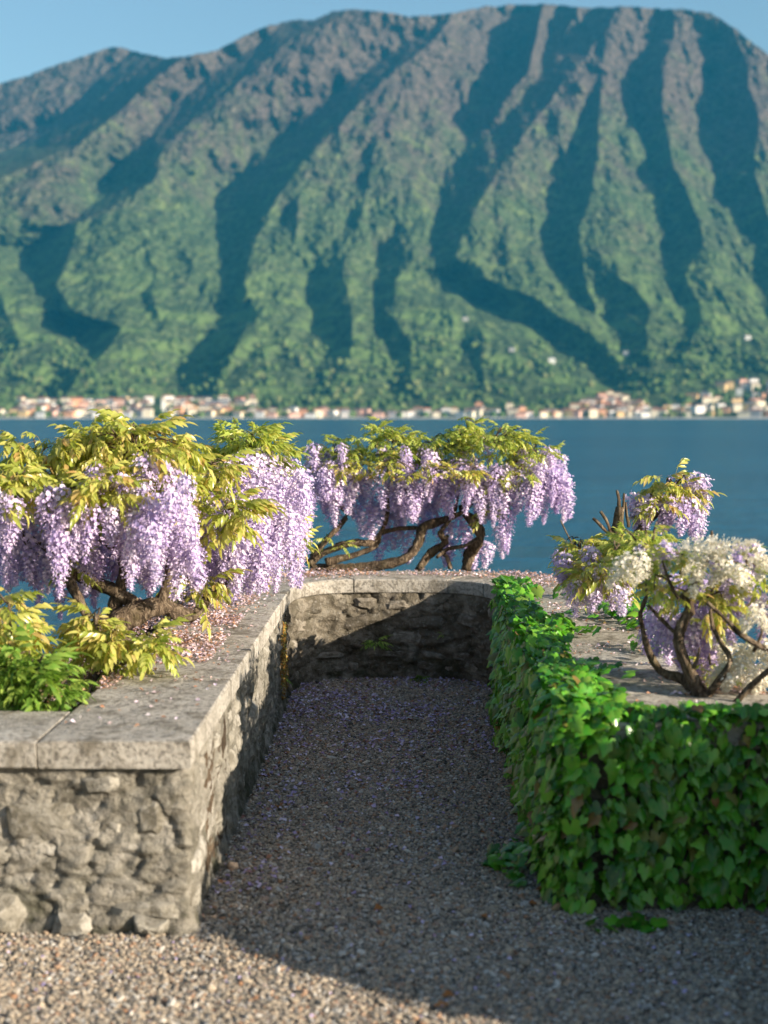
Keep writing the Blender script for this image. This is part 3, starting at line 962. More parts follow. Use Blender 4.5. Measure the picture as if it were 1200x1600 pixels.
def compound_leaf(seed, L=0.17, pairs=4, ll=0.055, lw=0.021, curve=0.8, hang=0.5):
    r = random.Random(seed)
    V, Fc, mi = [], [], []
    pts = []
    ang = 0.15
    x = z = 0.0
    n = pairs + 2
    for k in range(n + 1):
        pts.append((x, 0.0, z))
        x += L / n * math.cos(ang); z -= L / n * math.sin(ang)
        ang += curve / n
    # stalk: thin three sided
    w = 0.0011
    for k, p in enumerate(pts):
        for a in range(3):
            V.append((p[0], w * math.cos(a * 2.094), p[2] + w * math.sin(a * 2.094)))
    for k in range(n):
        for a in range(3):
            b = (a + 1) % 3
            Fc.append([k * 3 + a, k * 3 + b, k * 3 + 3 + b, k * 3 + 3 + a]); mi.append(1)
    def add(base, yaw, s):
        v, f = tri_leaflet(ll * s * r.uniform(.85, 1.1), lw * s * r.uniform(.85, 1.15), r.uniform(.15, .5), r.uniform(.12, .3), base, yaw, hang * r.uniform(.6, 1.4))
        o = len(V)
        V.extend(v)
        for q in f: Fc.append([i + o for i in q]); mi.append(0)
    for k in range(1, pairs + 1):
        p = pts[k + 1]
        s = 0.75 + 0.35 * math.sin(math.pi * k / (pairs + 1))
        add(p, 1.15 - 0.08 * k + r.uniform(-.15, .15), s)
        add(p, -1.15 + 0.08 * k + r.uniform(-.15, .15), s)
    add(pts[-1], r.uniform(-.2, .2), 1.1)
    me = np_mesh('leaf', np.array(V), Fc)
    me.polygons.foreach_set('material_index', mi)
    return me


def raceme_mesh(seed, L=0.28, Rr=0.05, n=120, fl=0.0165):
    r = random.Random(seed)
    V, Fc, mi = [], [], []
    # axis
    m = 7
    bend = r.uniform(-.03, .03); bend2 = r.uniform(-.03, .03)
    def ax(t): return Vector((bend * math.sin(t * 2.2), bend2 * math.sin(t * 1.7), -t * L))
    for k in range(m + 1):
        p = ax(k / m)
        for a in range(3):
            V.append((p.x + .0016 * math.cos(a * 2.094), p.y + .0016 * math.sin(a * 2.094), p.z + (0.03 if k == 0 else 0)))
    for k in range(m):
        for a in range(3):
            b = (a + 1) % 3
            Fc.append([k * 3 + a, k * 3 + b, k * 3 + 3 + b, k * 3 + 3 + a]); mi.append(2)
    for i in range(n):
        t = ((i + .5) / n) ** 0.92
        th = i * 2.39996 + r.uniform(-.3, .3)
        if t < .12: rad = Rr * (0.62 + 3.2 * t)
        else: rad = Rr * (1.0 - 0.80 * ((t - .12) / .88) ** 1.25)
        rad *= r.uniform(.55, 1.22) * (1 + .16 * math.sin(th + 5 * t))
        s = fl * (1.05 - 0.55 * t) * r.uniform(.85, 1.15)
        d = Vector((math.cos(th), math.sin(th), r.uniform(-.25, .25))).normalized()
        side = Vector((-math.sin(th), math.cos(th), 0))
        up = d.cross(side); up = -up if up.z < 0 else up
        c = ax(t) + d * rad + Vector((0, 0, 0.006))
        tw = r.uniform(-.6, .6)
        side2 = side * math.cos(tw) + up * math.sin(tw); up2 = up * math.cos(tw) - side * math.sin(tw)
        o = len(V)
        # banner: cupped, turned back at the top
        for a, b, e in ((0, -.35, .15), (-.62, .12, .1), (.62, .12, .1), (-.42, .78, -.28), (.42, .78, -.28), (0, .30, -.12)):
            V.append(tuple(c + side2 * (a * s) + up2 * (b * s) + d * (e * s)))
        for q in ([0, 2, 5], [0, 5, 1], [1, 5, 3], [5, 2, 4], [3, 5, 4]):
            Fc.append([o + k for k in q]); mi.append(0)
        # wings and keel: a small folded beak
        o = len(V)
        for a, b, e in ((0, -.25, .1), (-.26, -.10, .55), (.26, -.10, .55), (0, -.42, .95), (0, .12, .75)):
            V.append(tuple(c + side2 * (a * s) + up2 * (b * s) + d * (e * s)))
        for q in ([0, 1, 3], [0, 3, 2], [1, 4, 3], [4, 2, 3]):
            Fc.append([o + k for k in q]); mi.append(1)
    me = np_mesh('flower_cluster', np.array(V), Fc, False)
    me.polygons.foreach_set('material_index', mi)
    return me


def set_mats(me, mats):
    me.materials.clear()
    for m in mats: me.materials.append(m)
    return me


LEAVES = {}
for key, kw in (('leaf_gold', dict(L=.17, pairs=4, ll=.062, lw=.023, curve=1.1, hang=.75)),
                ('leaf_lime', dict(L=.15, pairs=4, ll=.052, lw=.021, curve=.8, hang=.5)),
                ('leaf_green', dict(L=.20, pairs=4, ll=.085, lw=.026, curve=.7, hang=.4))):
    LEAVES[key] = [set_mats(compound_leaf(k * 7 + len(key), **kw), [M[key], M['rachis']]) for k in range(6)]
RAC = {}
for key, mats in (('purple', (M['banner'], M['keel'], M['rachis'])), ('white', (M['white_banner'], M['white_keel'], M['rachis']))):
    RAC[key] = [set_mats(raceme_mesh(k * 11 + 3, L=.27, Rr=.046, n=158), mats) for k in range(5)] + \
               [set_mats(raceme_mesh(k * 13 + 5, L=.17, Rr=.044, n=112), mats) for k in range(4)]


def tube(points, radii, seg=7, seed=0, rough=0.24):
    """a gnarled tapering limb through the points"""
    P = [Vector(p) for p in points]
    # Catmull-Rom
    Q, Rr = [], []
    n = len(P)
    for i in range(n - 1):
        p0, p1, p2, p3 = P[max(0, i - 1)], P[i], P[i + 1], P[min(n - 1, i + 2)]
        k = max(2, int((p2 - p1).length / 0.03))
        for j in range(k):
            t = j / k
            Q.append(0.5 * ((2 * p1) + (p2 - p0) * t + (2 * p0 - 5 * p1 + 4 * p2 - p3) * t * t + (3 * p1 - p0 - 3 * p2 + p3) * t ** 3))
            Rr.append(radii[i] + (radii[i + 1] - radii[i]) * t)
    Q.append(P[-1]); Rr.append(radii[-1])
    V, Fc = [], []
    ref = Vector((0.3, 0.2, 1)).normalized()
    r = random.Random(seed)
    ph = r.uniform(0, 6)
    for i, q in enumerate(Q):
        T = (Q[min(i + 1, len(Q) - 1)] - Q[max(i - 1, 0)]).normalized()
        A = T.cross(ref)
        if A.length < .1: A = T.cross(Vector((1, 0, 0)))
        A.normalize(); B = T.cross(A)
        for a in range(seg):
            th = a * 2 * math.pi / seg + i * 0.12
            rr = Rr[i] * (1 + rough * math.sin(2 * th + ph + i * .35) + rough * .8 * r.uniform(-1, 1))
            V.append(q + A * math.cos(th) * rr + B * math.sin(th) * rr)
    for i in range(len(Q) - 1):
        for a in range(seg):
            b = (a + 1) % seg
            Fc.append([i * seg + a, i * seg + b, (i + 1) * seg + b, (i + 1) * seg + a])
    Fc.append([a for a in reversed(range(seg))])
    Fc.append([(len(Q) - 1) * seg + a for a in range(seg)])
    return [tuple(v) for v in V], Fc


def limb(root, pts, name='branch', seed=0):
    """pts: (px, py, depth, radius in m)"""
    W = [at_y(px, py, D) for px, py, D, _ in pts]
    V, Fc = tube(W, [p[3] for p in pts], seed=seed, seg=9 if max(p[3] for p in pts) > .02 else 6)
    me = np_mesh(name, np.array(V), Fc)
    return link(name, me, root, M['bark'])


def twig(root_list, a, b, r0, r1, seed):
    mid = (a + b) / 2 + Vector((random.uniform(-.03, .03), random.uniform(-.03, .03), random.uniform(0.0, .05)))
    V, Fc = tube([a, mid, b], [r0, (r0 + r1) / 2, r1], seg=5, seed=seed)
    root_list.append((V, Fc))


def join_mesh(name, parts):
    V, Fc = [], []
    for v, f in parts:
        o = len(V); V.extend(v); Fc.extend([[i + o for i in q] for q in f])
    return np_mesh(name, np.array(V), Fc)


def bake_many(name, items, mats, root, smooth=True):
    """items: list of (mesh, Matrix) joined into one mesh part with kind = stuff"""
    VV, LV, LS, MI = [], [], [], []
    off = 0; lo = 0
    cache = {}
    for me, mt in items:
        if me.name not in cache:
            v = np.empty(len(me.vertices) * 3, dtype=np.float32); me.vertices.foreach_get('co', v)
            lv = np.empty(len(me.loops), dtype=np.int32); me.loops.foreach_get('vertex_index', lv)
            ls = np.empty(len(me.polygons), dtype=np.int32); me.polygons.foreach_get('loop_start', ls)
            mi = np.empty(len(me.polygons), dtype=np.int32); me.polygons.foreach_get('material_index', mi)
            cache[me.name] = (v.reshape(-1, 3), lv, ls, mi)
        v, lv, ls, mi = cache[me.name]
        m = np.array(mt)
        VV.append(v @ m[:3, :3].T + m[:3, 3]); LV.append(lv + off); LS.append(ls + lo); MI.append(mi)
        off += len(v); lo += len(lv)
    if not VV: return None
    VV = np.concatenate(VV); LV = np.concatenate(LV); LS = np.concatenate(LS); MI = np.concatenate(MI)
    me = bpy.data.meshes.new(name)
    me.vertices.add(len(VV)); me.vertices.foreach_set('co', VV.astype(np.float32).ravel())
    me.loops.add(len(LV)); me.loops.foreach_set('vertex_index', LV)
    me.polygons.add(len(LS)); me.polygons.foreach_set('loop_start', LS)
    me.polygons.foreach_set('material_index', MI)
    me.polygons.foreach_set('use_smooth', np.full(len(LS), smooth, dtype=bool))
    me.update(calc_edges=True)
    o = link(name, me, root, mats)
    tag(o, kind='stuff')
    return o


def pose(loc, az, tilt, roll=0.0, s=1.0):
    """local +X turned to azimuth az and raised by tilt"""
    return Matrix.Translation(loc) @ Matrix.Rotation(az, 4, 'Z') @ Matrix.Rotation(-tilt, 4, 'Y') @ Matrix.Rotation(roll, 4, 'X') @ Matrix.Diagonal((s, s, s, 1))


def leaf_cluster_positions(blobs, r):
    """blobs: (px, py, D, rx px, ry px, half depth m, number of shoots, kind, gold share)"""
    out = []
    for px, py, D, rx, ry, dd, n, kind in blobs:
        c = at_y(px, py, D)
        sx, sz = rx * D / F, ry * D / F
        for _ in range(n):
            while True:
                u = Vector((r.uniform(-1, 1), r.uniform(-1, 1), r.uniform(-1, 1)))
                if 0.45 < u.length < 1: break
            if u.z < 0 and r.random() < .5: u.z = -u.z
            p = c + Vector((u.x * sx, u.y * dd, u.z * sz))
            d = Vector((u.x, u.y * .8 - .15, max(u.z, -.2) + .45)).normalized()
            out.append((p, d, kind, c))
    return out


def grow(root, blobs, racs, seed, leaf_parts=290, per=(4, 7), size=1.0, rac_extra=None, twigs=True):
    r = random.Random(seed)
    shoots = leaf_cluster_positions(blobs, r)
    items = []
    tw = []
    for p, d, kind, c in shoots:
        az0 = math.atan2(d.y, d.x)
        n = r.randint(*per)
        base = p - d * 0.05
        for k in range(n):
            az = az0 + (k - (n - 1) / 2) * (5.2 / n) * .8 + r.uniform(-.35, .35)
            tilt = r.choice((r.uniform(-.5, .5), r.uniform(.1, 1.15)))
            q = base + d * (0.07 * k / n)
            items.append((r.choice(LEAVES[kind]), pose(q, az, tilt, r.uniform(-.5, .5), size * r.uniform(.62, 1.12))))
        if twigs and r.random() < .6:
            twig(tw, c.lerp(p, r.uniform(.1, .4)), p, .0045, .002, r.randrange(999))
    # nearest to the eye first: those show largest
    eye = Vector((0, 0, EYE))
    items.sort(key=lambda it: (it[1].translation - eye).length + 0.25 * r.random())
    for me, mt in items[:leaf_parts]:
        o = link('leaf', me, root)
        o.matrix_world = mt
    rest = items[leaf_parts:]
    if rest:
        kinds = {}
        for me, mt in rest:
            kinds.setdefault(me.materials[0].name, []).append((me, mt))
        for nm, lst in kinds.items():
            bake_many('foliage', lst, [bpy.data.materials[nm], M['rachis']], root)
    if tw:
        link('twigs', join_mesh('twigs', tw), root, M['bark'])['kind'] = 'stuff'
    for px, py, D, length, width, col in racs:
        p = at_y(px, py, D)
        Lm = length * D / F
        pool = RAC[col]
        me = r.choice(pool[:5]) if Lm > .2 else r.choice(pool[5:])
        L0 = .27 if Lm > .2 else .17
        sz = Lm / L0
        sxy = (width * D / F / 2) / .046 if width else r.uniform(.85, 1.2) * min(1.1, max(.75, sz))
        o = link('flower_cluster', me, root)
        o.location = p
        lean = .14 if col == 'purple' else .75
        o.rotation_euler = (r.uniform(-lean, lean), r.uniform(-lean, lean), r.uniform(0, 6.28))
        o.scale = (sxy, sxy, sz)


def finish(root):
    bpy.context.view_layer.update()
    inv = root.matrix_world.inverted()
    for c in root.children:
        if c.matrix_parent_inverse == Matrix.Identity(4):
            mw = c.matrix_world.copy() if False else None
            c.matrix_parent_inverse = inv


def rand_racs(r, n, box, col='purple', L=(60, 110), D=(6, 7)):
    out = []
    for _ in range(n):
        px = r.uniform(box[0], box[2]); py = r.uniform(box[1], box[3])
        out.append((px, py, r.uniform(*D), r.uniform(*L), 0, col))
    return out


# ------------------------------------------------------------------ wisteria on the left wall
r = random.Random(5)
wa = thing('wisteria', 'largest wisteria, golden young leaves over hanging violet clusters, on the petal strewn wall', 'wisteria', at_y(235, 960, 6.0))
for k, pts in enumerate((
    [(150, 990, 5.9, .045), (200, 965, 5.95, .042), (250, 948, 6.0, .036), (300, 962, 6.1, .022)],
    [(235, 960, 6.0, .040), (182, 925, 6.0, .032), (120, 898, 6.0, .026), (60, 862, 5.9, .018), (10, 800, 5.8, .012)],
    [(178, 955, 6.0, .026), (192, 900, 6.0, .024), (186, 850, 6.0, .02), (160, 820, 6.0, .018), (142, 770, 6.0, .012)],
    [(250, 950, 6.0, .028), (262, 905, 6.05, .024), (266, 850, 6.1, .02), (240, 790, 6.1, .014), (235, 720, 6.1, .009)],
    [(300, 965, 6.1, .022), (330, 930, 6.4, .022), (372, 880, 6.8, .018), (400, 800, 7.0, .014), (390, 730, 7.0, .008)],
    [(140, 968, 5.6, .020), (112, 915, 5.6, .018), (95, 880, 5.7, .015), (50, 840, 5.7, .011)],
    [(192, 865, 6.0, .018), (150, 838, 6.0, .016), (100, 800, 6.0, .012), (80, 740, 6.0, .008)],
    [(262, 880, 6.1, .018), (310, 820, 6.3, .014), (340, 760, 6.5, .010), (330, 710, 6.5, .007)],
    [(262, 960, 6.0, .018), (296, 968, 6.0, .012), (318, 952, 6.1, .008)],
    [(400, 905, 7.4, .022), (420, 860, 7.5, .018), (430, 800, 7.6, .013), (440, 730, 7.6, .008)],
)):
    limb(wa, pts, 'trunk' if k == 0 else 'branch', 30 + k)
blobs = [
    (60, 715, 5.9, 48, 38, .16, 12, 'leaf_gold'), (205, 700, 6.0, 95, 42, .30, 42, 'leaf_gold'), (120, 755, 5.8, 90, 30, .25, 17, 'leaf_gold'),
    (15, 765, 5.6, 50, 34, .22, 11, 'leaf_gold'), (300, 738, 6.3, 66, 30, .24, 18, 'leaf_gold'), (388, 702, 6.8, 60, 36, .26, 26, 'leaf_lime'),
    (430, 722, 7.2, 20, 20, .15, 4, 'leaf_lime'), (345, 798, 6.1, 50, 34, .12, 11, 'leaf_gold'), (165, 768, 5.5, 50, 28, .12, 8, 'leaf_gold'),
    (230, 765, 6.3, 110, 26, .2, 7, 'leaf_lime'), (440, 850, 7.2, 26, 50, .10, 4, 'leaf_gold'), (310, 920, 6.2, 26, 26, .08, 3, 'leaf_gold'),
    (120, 880, 5.7, 40, 12, .08, 2, 'leaf_lime'),
]
racs = [(35, 800, 5.6, 112, 46, 'purple'), (12, 830, 5.7, 90, 40, 'purple'), (100, 792, 5.7, 88, 44, 'purple'), (128, 815, 5.8, 74, 40, 'purple'), (152, 810, 5.9, 100, 42, 'purple'),
        (205, 790, 5.9, 116, 44, 'purple'), (222, 820, 6.0, 90, 38, 'purple'), (240, 850, 6.0, 80, 42, 'purple'), (286, 838, 5.9, 104, 50, 'purple'), (250, 775, 6.2, 96, 44, 'purple'),
        (325, 835, 6.1, 76, 40, 'purple'), (346, 835, 6.1, 104, 46, 'purple'), (368, 835, 6.4, 108, 46, 'purple'), (392, 760, 6.6, 110, 44, 'purple'), (385, 850, 6.5, 80, 44, 'purple'), (418, 755, 6.9, 126, 46, 'purple'),
        (450, 770, 7.1, 112, 44, 'purple'), (467, 790, 7.3, 90, 38, 'purple'), (435, 800, 7.0, 100, 42, 'purple'), (375, 740, 6.7, 70, 36, 'purple'), (240, 735, 6.1, 70, 38, 'purple'), (405, 850, 6.9, 80, 40, 'purple'),
        (15, 870, 5.9, 60, 34, 'purple'), (60, 885, 6.0, 64, 34, 'purple'), (82, 880, 6.1, 66, 32, 'purple'), (104, 900, 6.2, 72, 26, 'purple'), (146, 905, 6.1, 50, 20, 'purple'), (75, 850, 5.7, 80, 36, 'purple'),
        (465, 740, 7.4, 60, 40, 'purple'), (300, 780, 6.3, 90, 42, 'purple'), (185, 770, 6.0, 60, 36, 'purple'), (60, 790, 5.7, 80, 40, 'purple'), (480, 770, 7.6, 60, 30, 'purple')]
racs += rand_racs(r, 60, (0, 735, 470, 840), D=(5.5, 7.0), L=(60, 105))
racs += rand_racs(r, 26, (0, 770, 300, 850), D=(5.4, 5.9), L=(60, 110))
racs += rand_racs(r, 34, (170, 790, 440, 858), D=(6.1, 6.9), L=(70, 105))
racs += rand_racs(r, 26, (0, 830, 330, 878), D=(5.9, 6.4), L=(50, 80))
racs += rand_racs(r, 14, (340, 840, 430, 870), D=(6.5, 6.9), L=(60, 80))
racs += rand_racs(r, 30, (330, 720, 478, 840), D=(6.6, 7.5), L=(60, 105))
racs += [(228, 715, 5.75, 80, 38, 'purple'), (255, 722, 5.8, 76, 38, 'purple'), (272, 735, 5.85, 70, 36, 'purple'), (96, 765, 5.5, 74, 38, 'purple'), (70, 772, 5.45, 80, 38, 'purple'), (118, 780, 5.5, 80, 38, 'purple'),
         (372, 715, 6.45, 80, 38, 'purple'), (395, 712, 6.5, 84, 38, 'purple'), (412, 705, 6.6, 90, 38, 'purple'), (438, 718, 6.8, 92, 38, 'purple'), (455, 722, 7.0, 90, 36, 'purple'), (360, 730, 6.4, 60, 34, 'purple'),
         (20, 780, 5.4, 86, 38, 'purple'), (0, 775, 5.4, 80, 38, 'purple'), (150, 730, 5.6, 50, 30, 'purple'), (185, 745, 5.6, 60, 32, 'purple'), (318, 770, 6.2, 80, 36, 'purple')]
racs = [q if not (q[0] > 300 and q[2] < 6.2) else (q[0], q[1], q[2] + .7, q[3], q[4], q[5]) for q in racs]
grow(wa, blobs, racs, 11, size=.88, per=(4, 8))
finish(wa)

# low golden shoots in front of it and the bright green plant at the corner
wb = thing('wisteria', 'low wisteria shoots with bronze yellow leaves between the bright green plant and violet clusters', 'wisteria', at_y(150, 1055, 5.45))
for k, pts in enumerate((
    [(150, 1062, 5.45, .012), (165, 1020, 5.45, .009), (200, 985, 5.4, .006)],
    [(140, 1060, 5.4, .010), (150, 1010, 5.4, .008), (150, 960, 5.4, .005)],
    [(150, 1058, 5.45, .010), (210, 1030, 5.4, .007), (262, 1010, 5.4, .004)],
)):
    limb(wb, pts, 'branch', 60 + k)
grow(wb, [(150, 975, 5.4, 26, 26, .10, 6, 'leaf_gold'), (205, 998, 5.35, 48, 20, .1, 9, 'leaf_gold'), (250, 1008, 5.35, 30, 14, .08, 5, 'leaf_lime'), (165, 1030, 5.4, 40, 22, .1, 5, 'leaf_lime')], [], 12, leaf_parts=260, size=.85)
finish(wb)
wc = thing('wisteria', 'yellow leaved wisteria shoot rising at the left edge above the bright green plant', 'wisteria', at_y(15, 1030, 5.2))
limb(wc, [(12, 1055, 5.2, .012), (15, 1000, 5.2, .009), (14, 940, 5.2, .005)], 'branch', 71)
grow(wc, [(12, 945, 5.2, 32, 36, .12, 8, 'leaf_gold'), (5, 1000, 5.15, 40, 30, .12, 8, 'leaf_gold')], [], 13, leaf_parts=200, size=.95)
finish(wc)
gp = thing('leafy_shrub', 'bright green leafy plant spilling over the cap stones at the near left corner', 'shrub', at_y(50, 1115, 4.9))
for k, pts in enumerate(([(45, 1122, 4.9, .009), (52, 1080, 4.9, .007), (60, 1030, 4.88, .004)], [(40, 1120, 4.9, .008), (15, 1080, 4.9, .006), (0, 1040, 4.9, .004)],
                         [(50, 1122, 4.9, .007), (80, 1085, 4.88, .005), (105, 1060, 4.88, .003)])):
    limb(gp, pts, 'stem', 80 + k)
grow(gp, [(50, 1055, 4.88, 50, 36, .12, 13, 'leaf_green'), (10, 1062, 4.9, 44, 36, .13, 9, 'leaf_green'), (84, 1082, 4.85, 30, 20, .09, 4, 'leaf_green')], [], 14, leaf_parts=280, per=(4, 6), size=.72)
finish(gp)

# ------------------------------------------------------------------ wisteria on the end wall
def Zz(x, y): return (450 + x / 2.4, 620 + y / 2.4)


wd = thing('wisteria', 'gnarled wisteria with lime green top and curtain of violet flowers on the curved wall', 'wisteria', at_y(560, 884, 9.25))
DB = 9.15
for k, (nm, pts) in enumerate((
    ('trunk', [(85, 640, .035), (200, 648, .034), (330, 636, .032), (440, 606, .034), (486, 552, .032), (506, 492, .028), (560, 470, .024), (640, 440, .018), (690, 400, .012)]),
    ('trunk', [(490, 648, .03), (535, 585, .026), (590, 545, .022), (572, 510, .018), (620, 440, .014), (640, 360, .008)]),
    ('trunk', [(668, 652, .035), (684, 585, .032), (724, 522, .032), (690, 462, .028), (650, 415, .022), (700, 365, .018), (770, 300, .012), (860, 240, .008)]),
    ('branch', [(80, 628, .028), (130, 585, .026), (240, 548, .024), (310, 548, .02), (350, 505, .016), (372, 440, .013), (376, 350, .012), (420, 240, .008)]),
    ('branch', [(90, 600, .024), (150, 530, .022), (222, 440, .018), (172, 380, .02), (192, 315, .014), (240, 230, .008)]),
    ('branch', [(140, 622, .026), (250, 592, .022), (330, 560, .018), (352, 512, .014), (420, 494, .012), (500, 492, .012)]),
    ('branch', [(600, 520, .014), (572, 570, .013), (596, 600, .012), (608, 645, .014)]),
    ('branch', [(724, 525, .016), (660, 560, .014), (600, 570, .012), (560, 600, .012)]),
    ('branch', [(700, 370, .014), (650, 300, .012), (560, 260, .010), (480, 240, .007)]),
    ('branch', [(770, 300, .012), (880, 290, .010), (980, 300, .007)]),
)):
    rr = random.Random(k)
    limb(wd, [(*Zz(a, b), DB + rr.uniform(-.08, .08), c) for a, b, c in pts], nm, 100 + k)
blobs = [(520, 706, 9.1, 48, 26, .2, 20, 'leaf_lime'), (612, 694, 9.1, 60, 30, .24, 30, 'leaf_lime'), (598, 668, 9.1, 16, 14, .1, 4, 'leaf_lime'), (690, 702, 9.1, 55, 22, .2, 18, 'leaf_lime'), (770, 690, 9.1, 62, 32, .26, 40, 'leaf_lime'),
         (730, 672, 9.1, 20, 24, .12, 7, 'leaf_lime'), (835, 712, 9.1, 42, 28, .2, 16, 'leaf_lime'), (760, 745, 9.0, 40, 18, .15, 8, 'leaf_gold'), (560, 730, 9.0, 60, 14, .15, 8, 'leaf_gold'),
         (655, 700, 9.15, 60, 16, .2, 10, 'leaf_lime'), (570, 712, 9.1, 60, 16, .2, 10, 'leaf_lime'), (710, 690, 9.15, 40, 18, .2, 8, 'leaf_lime'), (765, 800, 9.1, 24, 26, .1, 5, 'leaf_lime'), (520, 850, 9.1, 26, 18, .1, 2, 'leaf_lime')]
r = random.Random(6)
racs = [(490, 725, 9, 88, 34, 'purple'), (508, 728, 9, 74, 34, 'purple'), (528, 722, 9, 60, 32, 'purple'), (555, 740, 8.95, 66, 28, 'purple'), (575, 742, 9, 52, 28, 'purple'), (590, 738, 8.95, 60, 30, 'purple'),
        (618, 728, 9, 92, 36, 'purple'), (635, 720, 9, 90, 36, 'purple'), (655, 740, 8.95, 90, 38, 'purple'), (640, 760, 9.0, 60, 34, 'purple'), (592, 790, 9.1, 56, 40, 'purple'), (575, 790, 9.1, 50, 36, 'purple'),
        (690, 740, 9, 60, 30, 'purple'), (705, 728, 9, 66, 34, 'purple'), (722, 720, 9, 56, 34, 'purple'), (745, 728, 9, 64, 34, 'purple'), (760, 738, 9, 60, 34, 'purple'),
        (785, 735, 8.95, 70, 34, 'purple'), (800, 745, 9, 62, 30, 'purple'), (812, 730, 9, 70, 34, 'purple'), (830, 752, 8.95, 76, 28, 'purple'), (850, 745, 9, 70, 34, 'purple'), (866, 735, 9, 76, 34, 'purple'), (878, 742, 9, 72, 30, 'purple'),
        (788, 790, 9, 80, 22, 'purple'), (779, 825, 9, 50, 20, 'purple'), (797, 800, 9.0, 68, 18, 'purple'), (745, 840, 9.3, 52, 34, 'purple'), (760, 850, 9.3, 40, 30, 'purple'), (720, 810, 9.3, 70, 34, 'purple'),
        (690, 810, 9.35, 80, 36, 'purple'), (640, 830, 9.35, 54, 34, 'purple'), (600, 835, 9.35, 48, 34, 'purple'), (615, 800, 9.35, 60, 36, 'purple'), (660, 790, 9.3, 60, 34, 'purple'), (700, 850, 9.35, 38, 28, 'purple'), (515, 780, 9.1, 60, 34, 'purple')]
racs = [(a, b, c, min(d, 72), e, f) for a, b, c, d, e, f in racs]
racs += rand_racs(r, 120, (475, 696, 884, 768), D=(8.85, 9.35), L=(34, 66))
racs += rand_racs(r, 16, (560, 750, 780, 800), D=(9.2, 9.5), L=(46, 70))
blobs += [(655, 735, 8.85, 150, 14, .12, 12, 'leaf_gold'), (820, 735, 8.85, 40, 12, .1, 4, 'leaf_lime')]
grow(wd, blobs, racs, 21, size=.64, leaf_parts=290)
finish(wd)

# ------------------------------------------------------------------ wisterias on the right wall
def Zr(x, y): return (750 + x / 2.667, 700 + y / 2.667)


wm = thing('wisteria', 'wisteria with cut back bare stubs and a tall violet tuft against the lake', 'wisteria', at_y(985, 960, 6.9))
for k, (nm, pts) in enumerate((
    ('trunk', [(620, 640, 6.7, .03), (590, 520, 6.7, .026), (560, 430, 6.7, .024), (572, 345, 6.7, .026), (580, 245, 6.7, .018)]),
    ('branch', [(572, 350, 6.7, .014), (530, 350, 6.7, .010), (500, 318, 6.7, .008), (470, 293, 6.7, .006)]),
    ('branch', [(545, 350, 6.7, .010), (525, 300, 6.7, .008), (502, 264, 6.7, .006)]),
    ('branch', [(580, 250, 6.7, .012), (578, 210, 6.7, .008), (570, 176, 6.7, .005)]),
    ('branch', [(588, 300, 6.7, .010), (598, 240, 6.7, .008), (600, 188, 6.7, .005)]),
    ('branch', [(620, 330, 6.7, .008), (612, 280, 6.7, .006), (606, 225, 6.7, .004)]),
    ('branch', [(600, 420, 6.7, .02), (680, 330, 6.9, .016), (760, 250, 7.0, .012), (820, 160, 7.0, .008)]),
    ('branch', [(560, 560, 6.8, .018), (480, 520, 6.9, .012), (430, 460, 6.9, .008), (380, 390, 6.9, .004), (335, 300, 6.9, .0025)]),
)):
    limb(wm, [(*Zr(a, b), c, d) for a, b, c, d in pts], nm, 130 + k)
blobs = [(1050, 758, 7.0, 36, 18, .13, 11, 'leaf_gold'), (1030, 785, 6.9, 30, 12, .12, 4, 'leaf_gold'), (905, 862, 6.8, 34, 26, .15, 12, 'leaf_gold'), (945, 880, 6.5, 52, 36, .2, 14, 'leaf_gold'), (990, 855, 6.3, 46, 26, .18, 11, 'leaf_lime'),
         (940, 905, 6.3, 40, 26, .15, 8, 'leaf_gold')]
r = random.Random(8)
racs = [(1085, 742, 7.0, 66, 34, 'purple'), (1094, 750, 7.0, 50, 30, 'purple'), (1080, 780, 6.9, 60, 34, 'purple'), (1090, 800, 6.9, 50, 26, 'purple'), (1010, 780, 6.9, 50, 34, 'purple'), (1040, 790, 6.9, 44, 34, 'purple'), (1055, 790, 6.9, 50, 32, 'purple'), (995, 790, 6.9, 44, 28, 'purple'),
        (876, 862, 6.9, 52, 26, 'purple'), (885, 865, 6.8, 40, 24, 'purple'), (905, 890, 6.7, 48, 28, 'purple'), (925, 895, 6.5, 50, 30, 'purple'), (945, 905, 6.4, 50, 30, 'purple'), (930, 925, 6.2, 34, 26, 'purple'), (960, 915, 6.2, 50, 30, 'purple'), (915, 905, 6.6, 44, 26, 'purple'),
        (975, 925, 6.0, 40, 26, 'purple'), (1060, 745, 7.1, 44, 28, 'purple')]
racs += rand_racs(r, 18, (880, 850, 1000, 920), D=(6.2, 6.8), L=(36, 55))
racs += rand_racs(r, 14, (985, 770, 1092, 800), D=(6.85, 7.1), L=(36, 60))
grow(wm, blobs, racs, 31, size=.8, leaf_parts=280)
finish(wm)

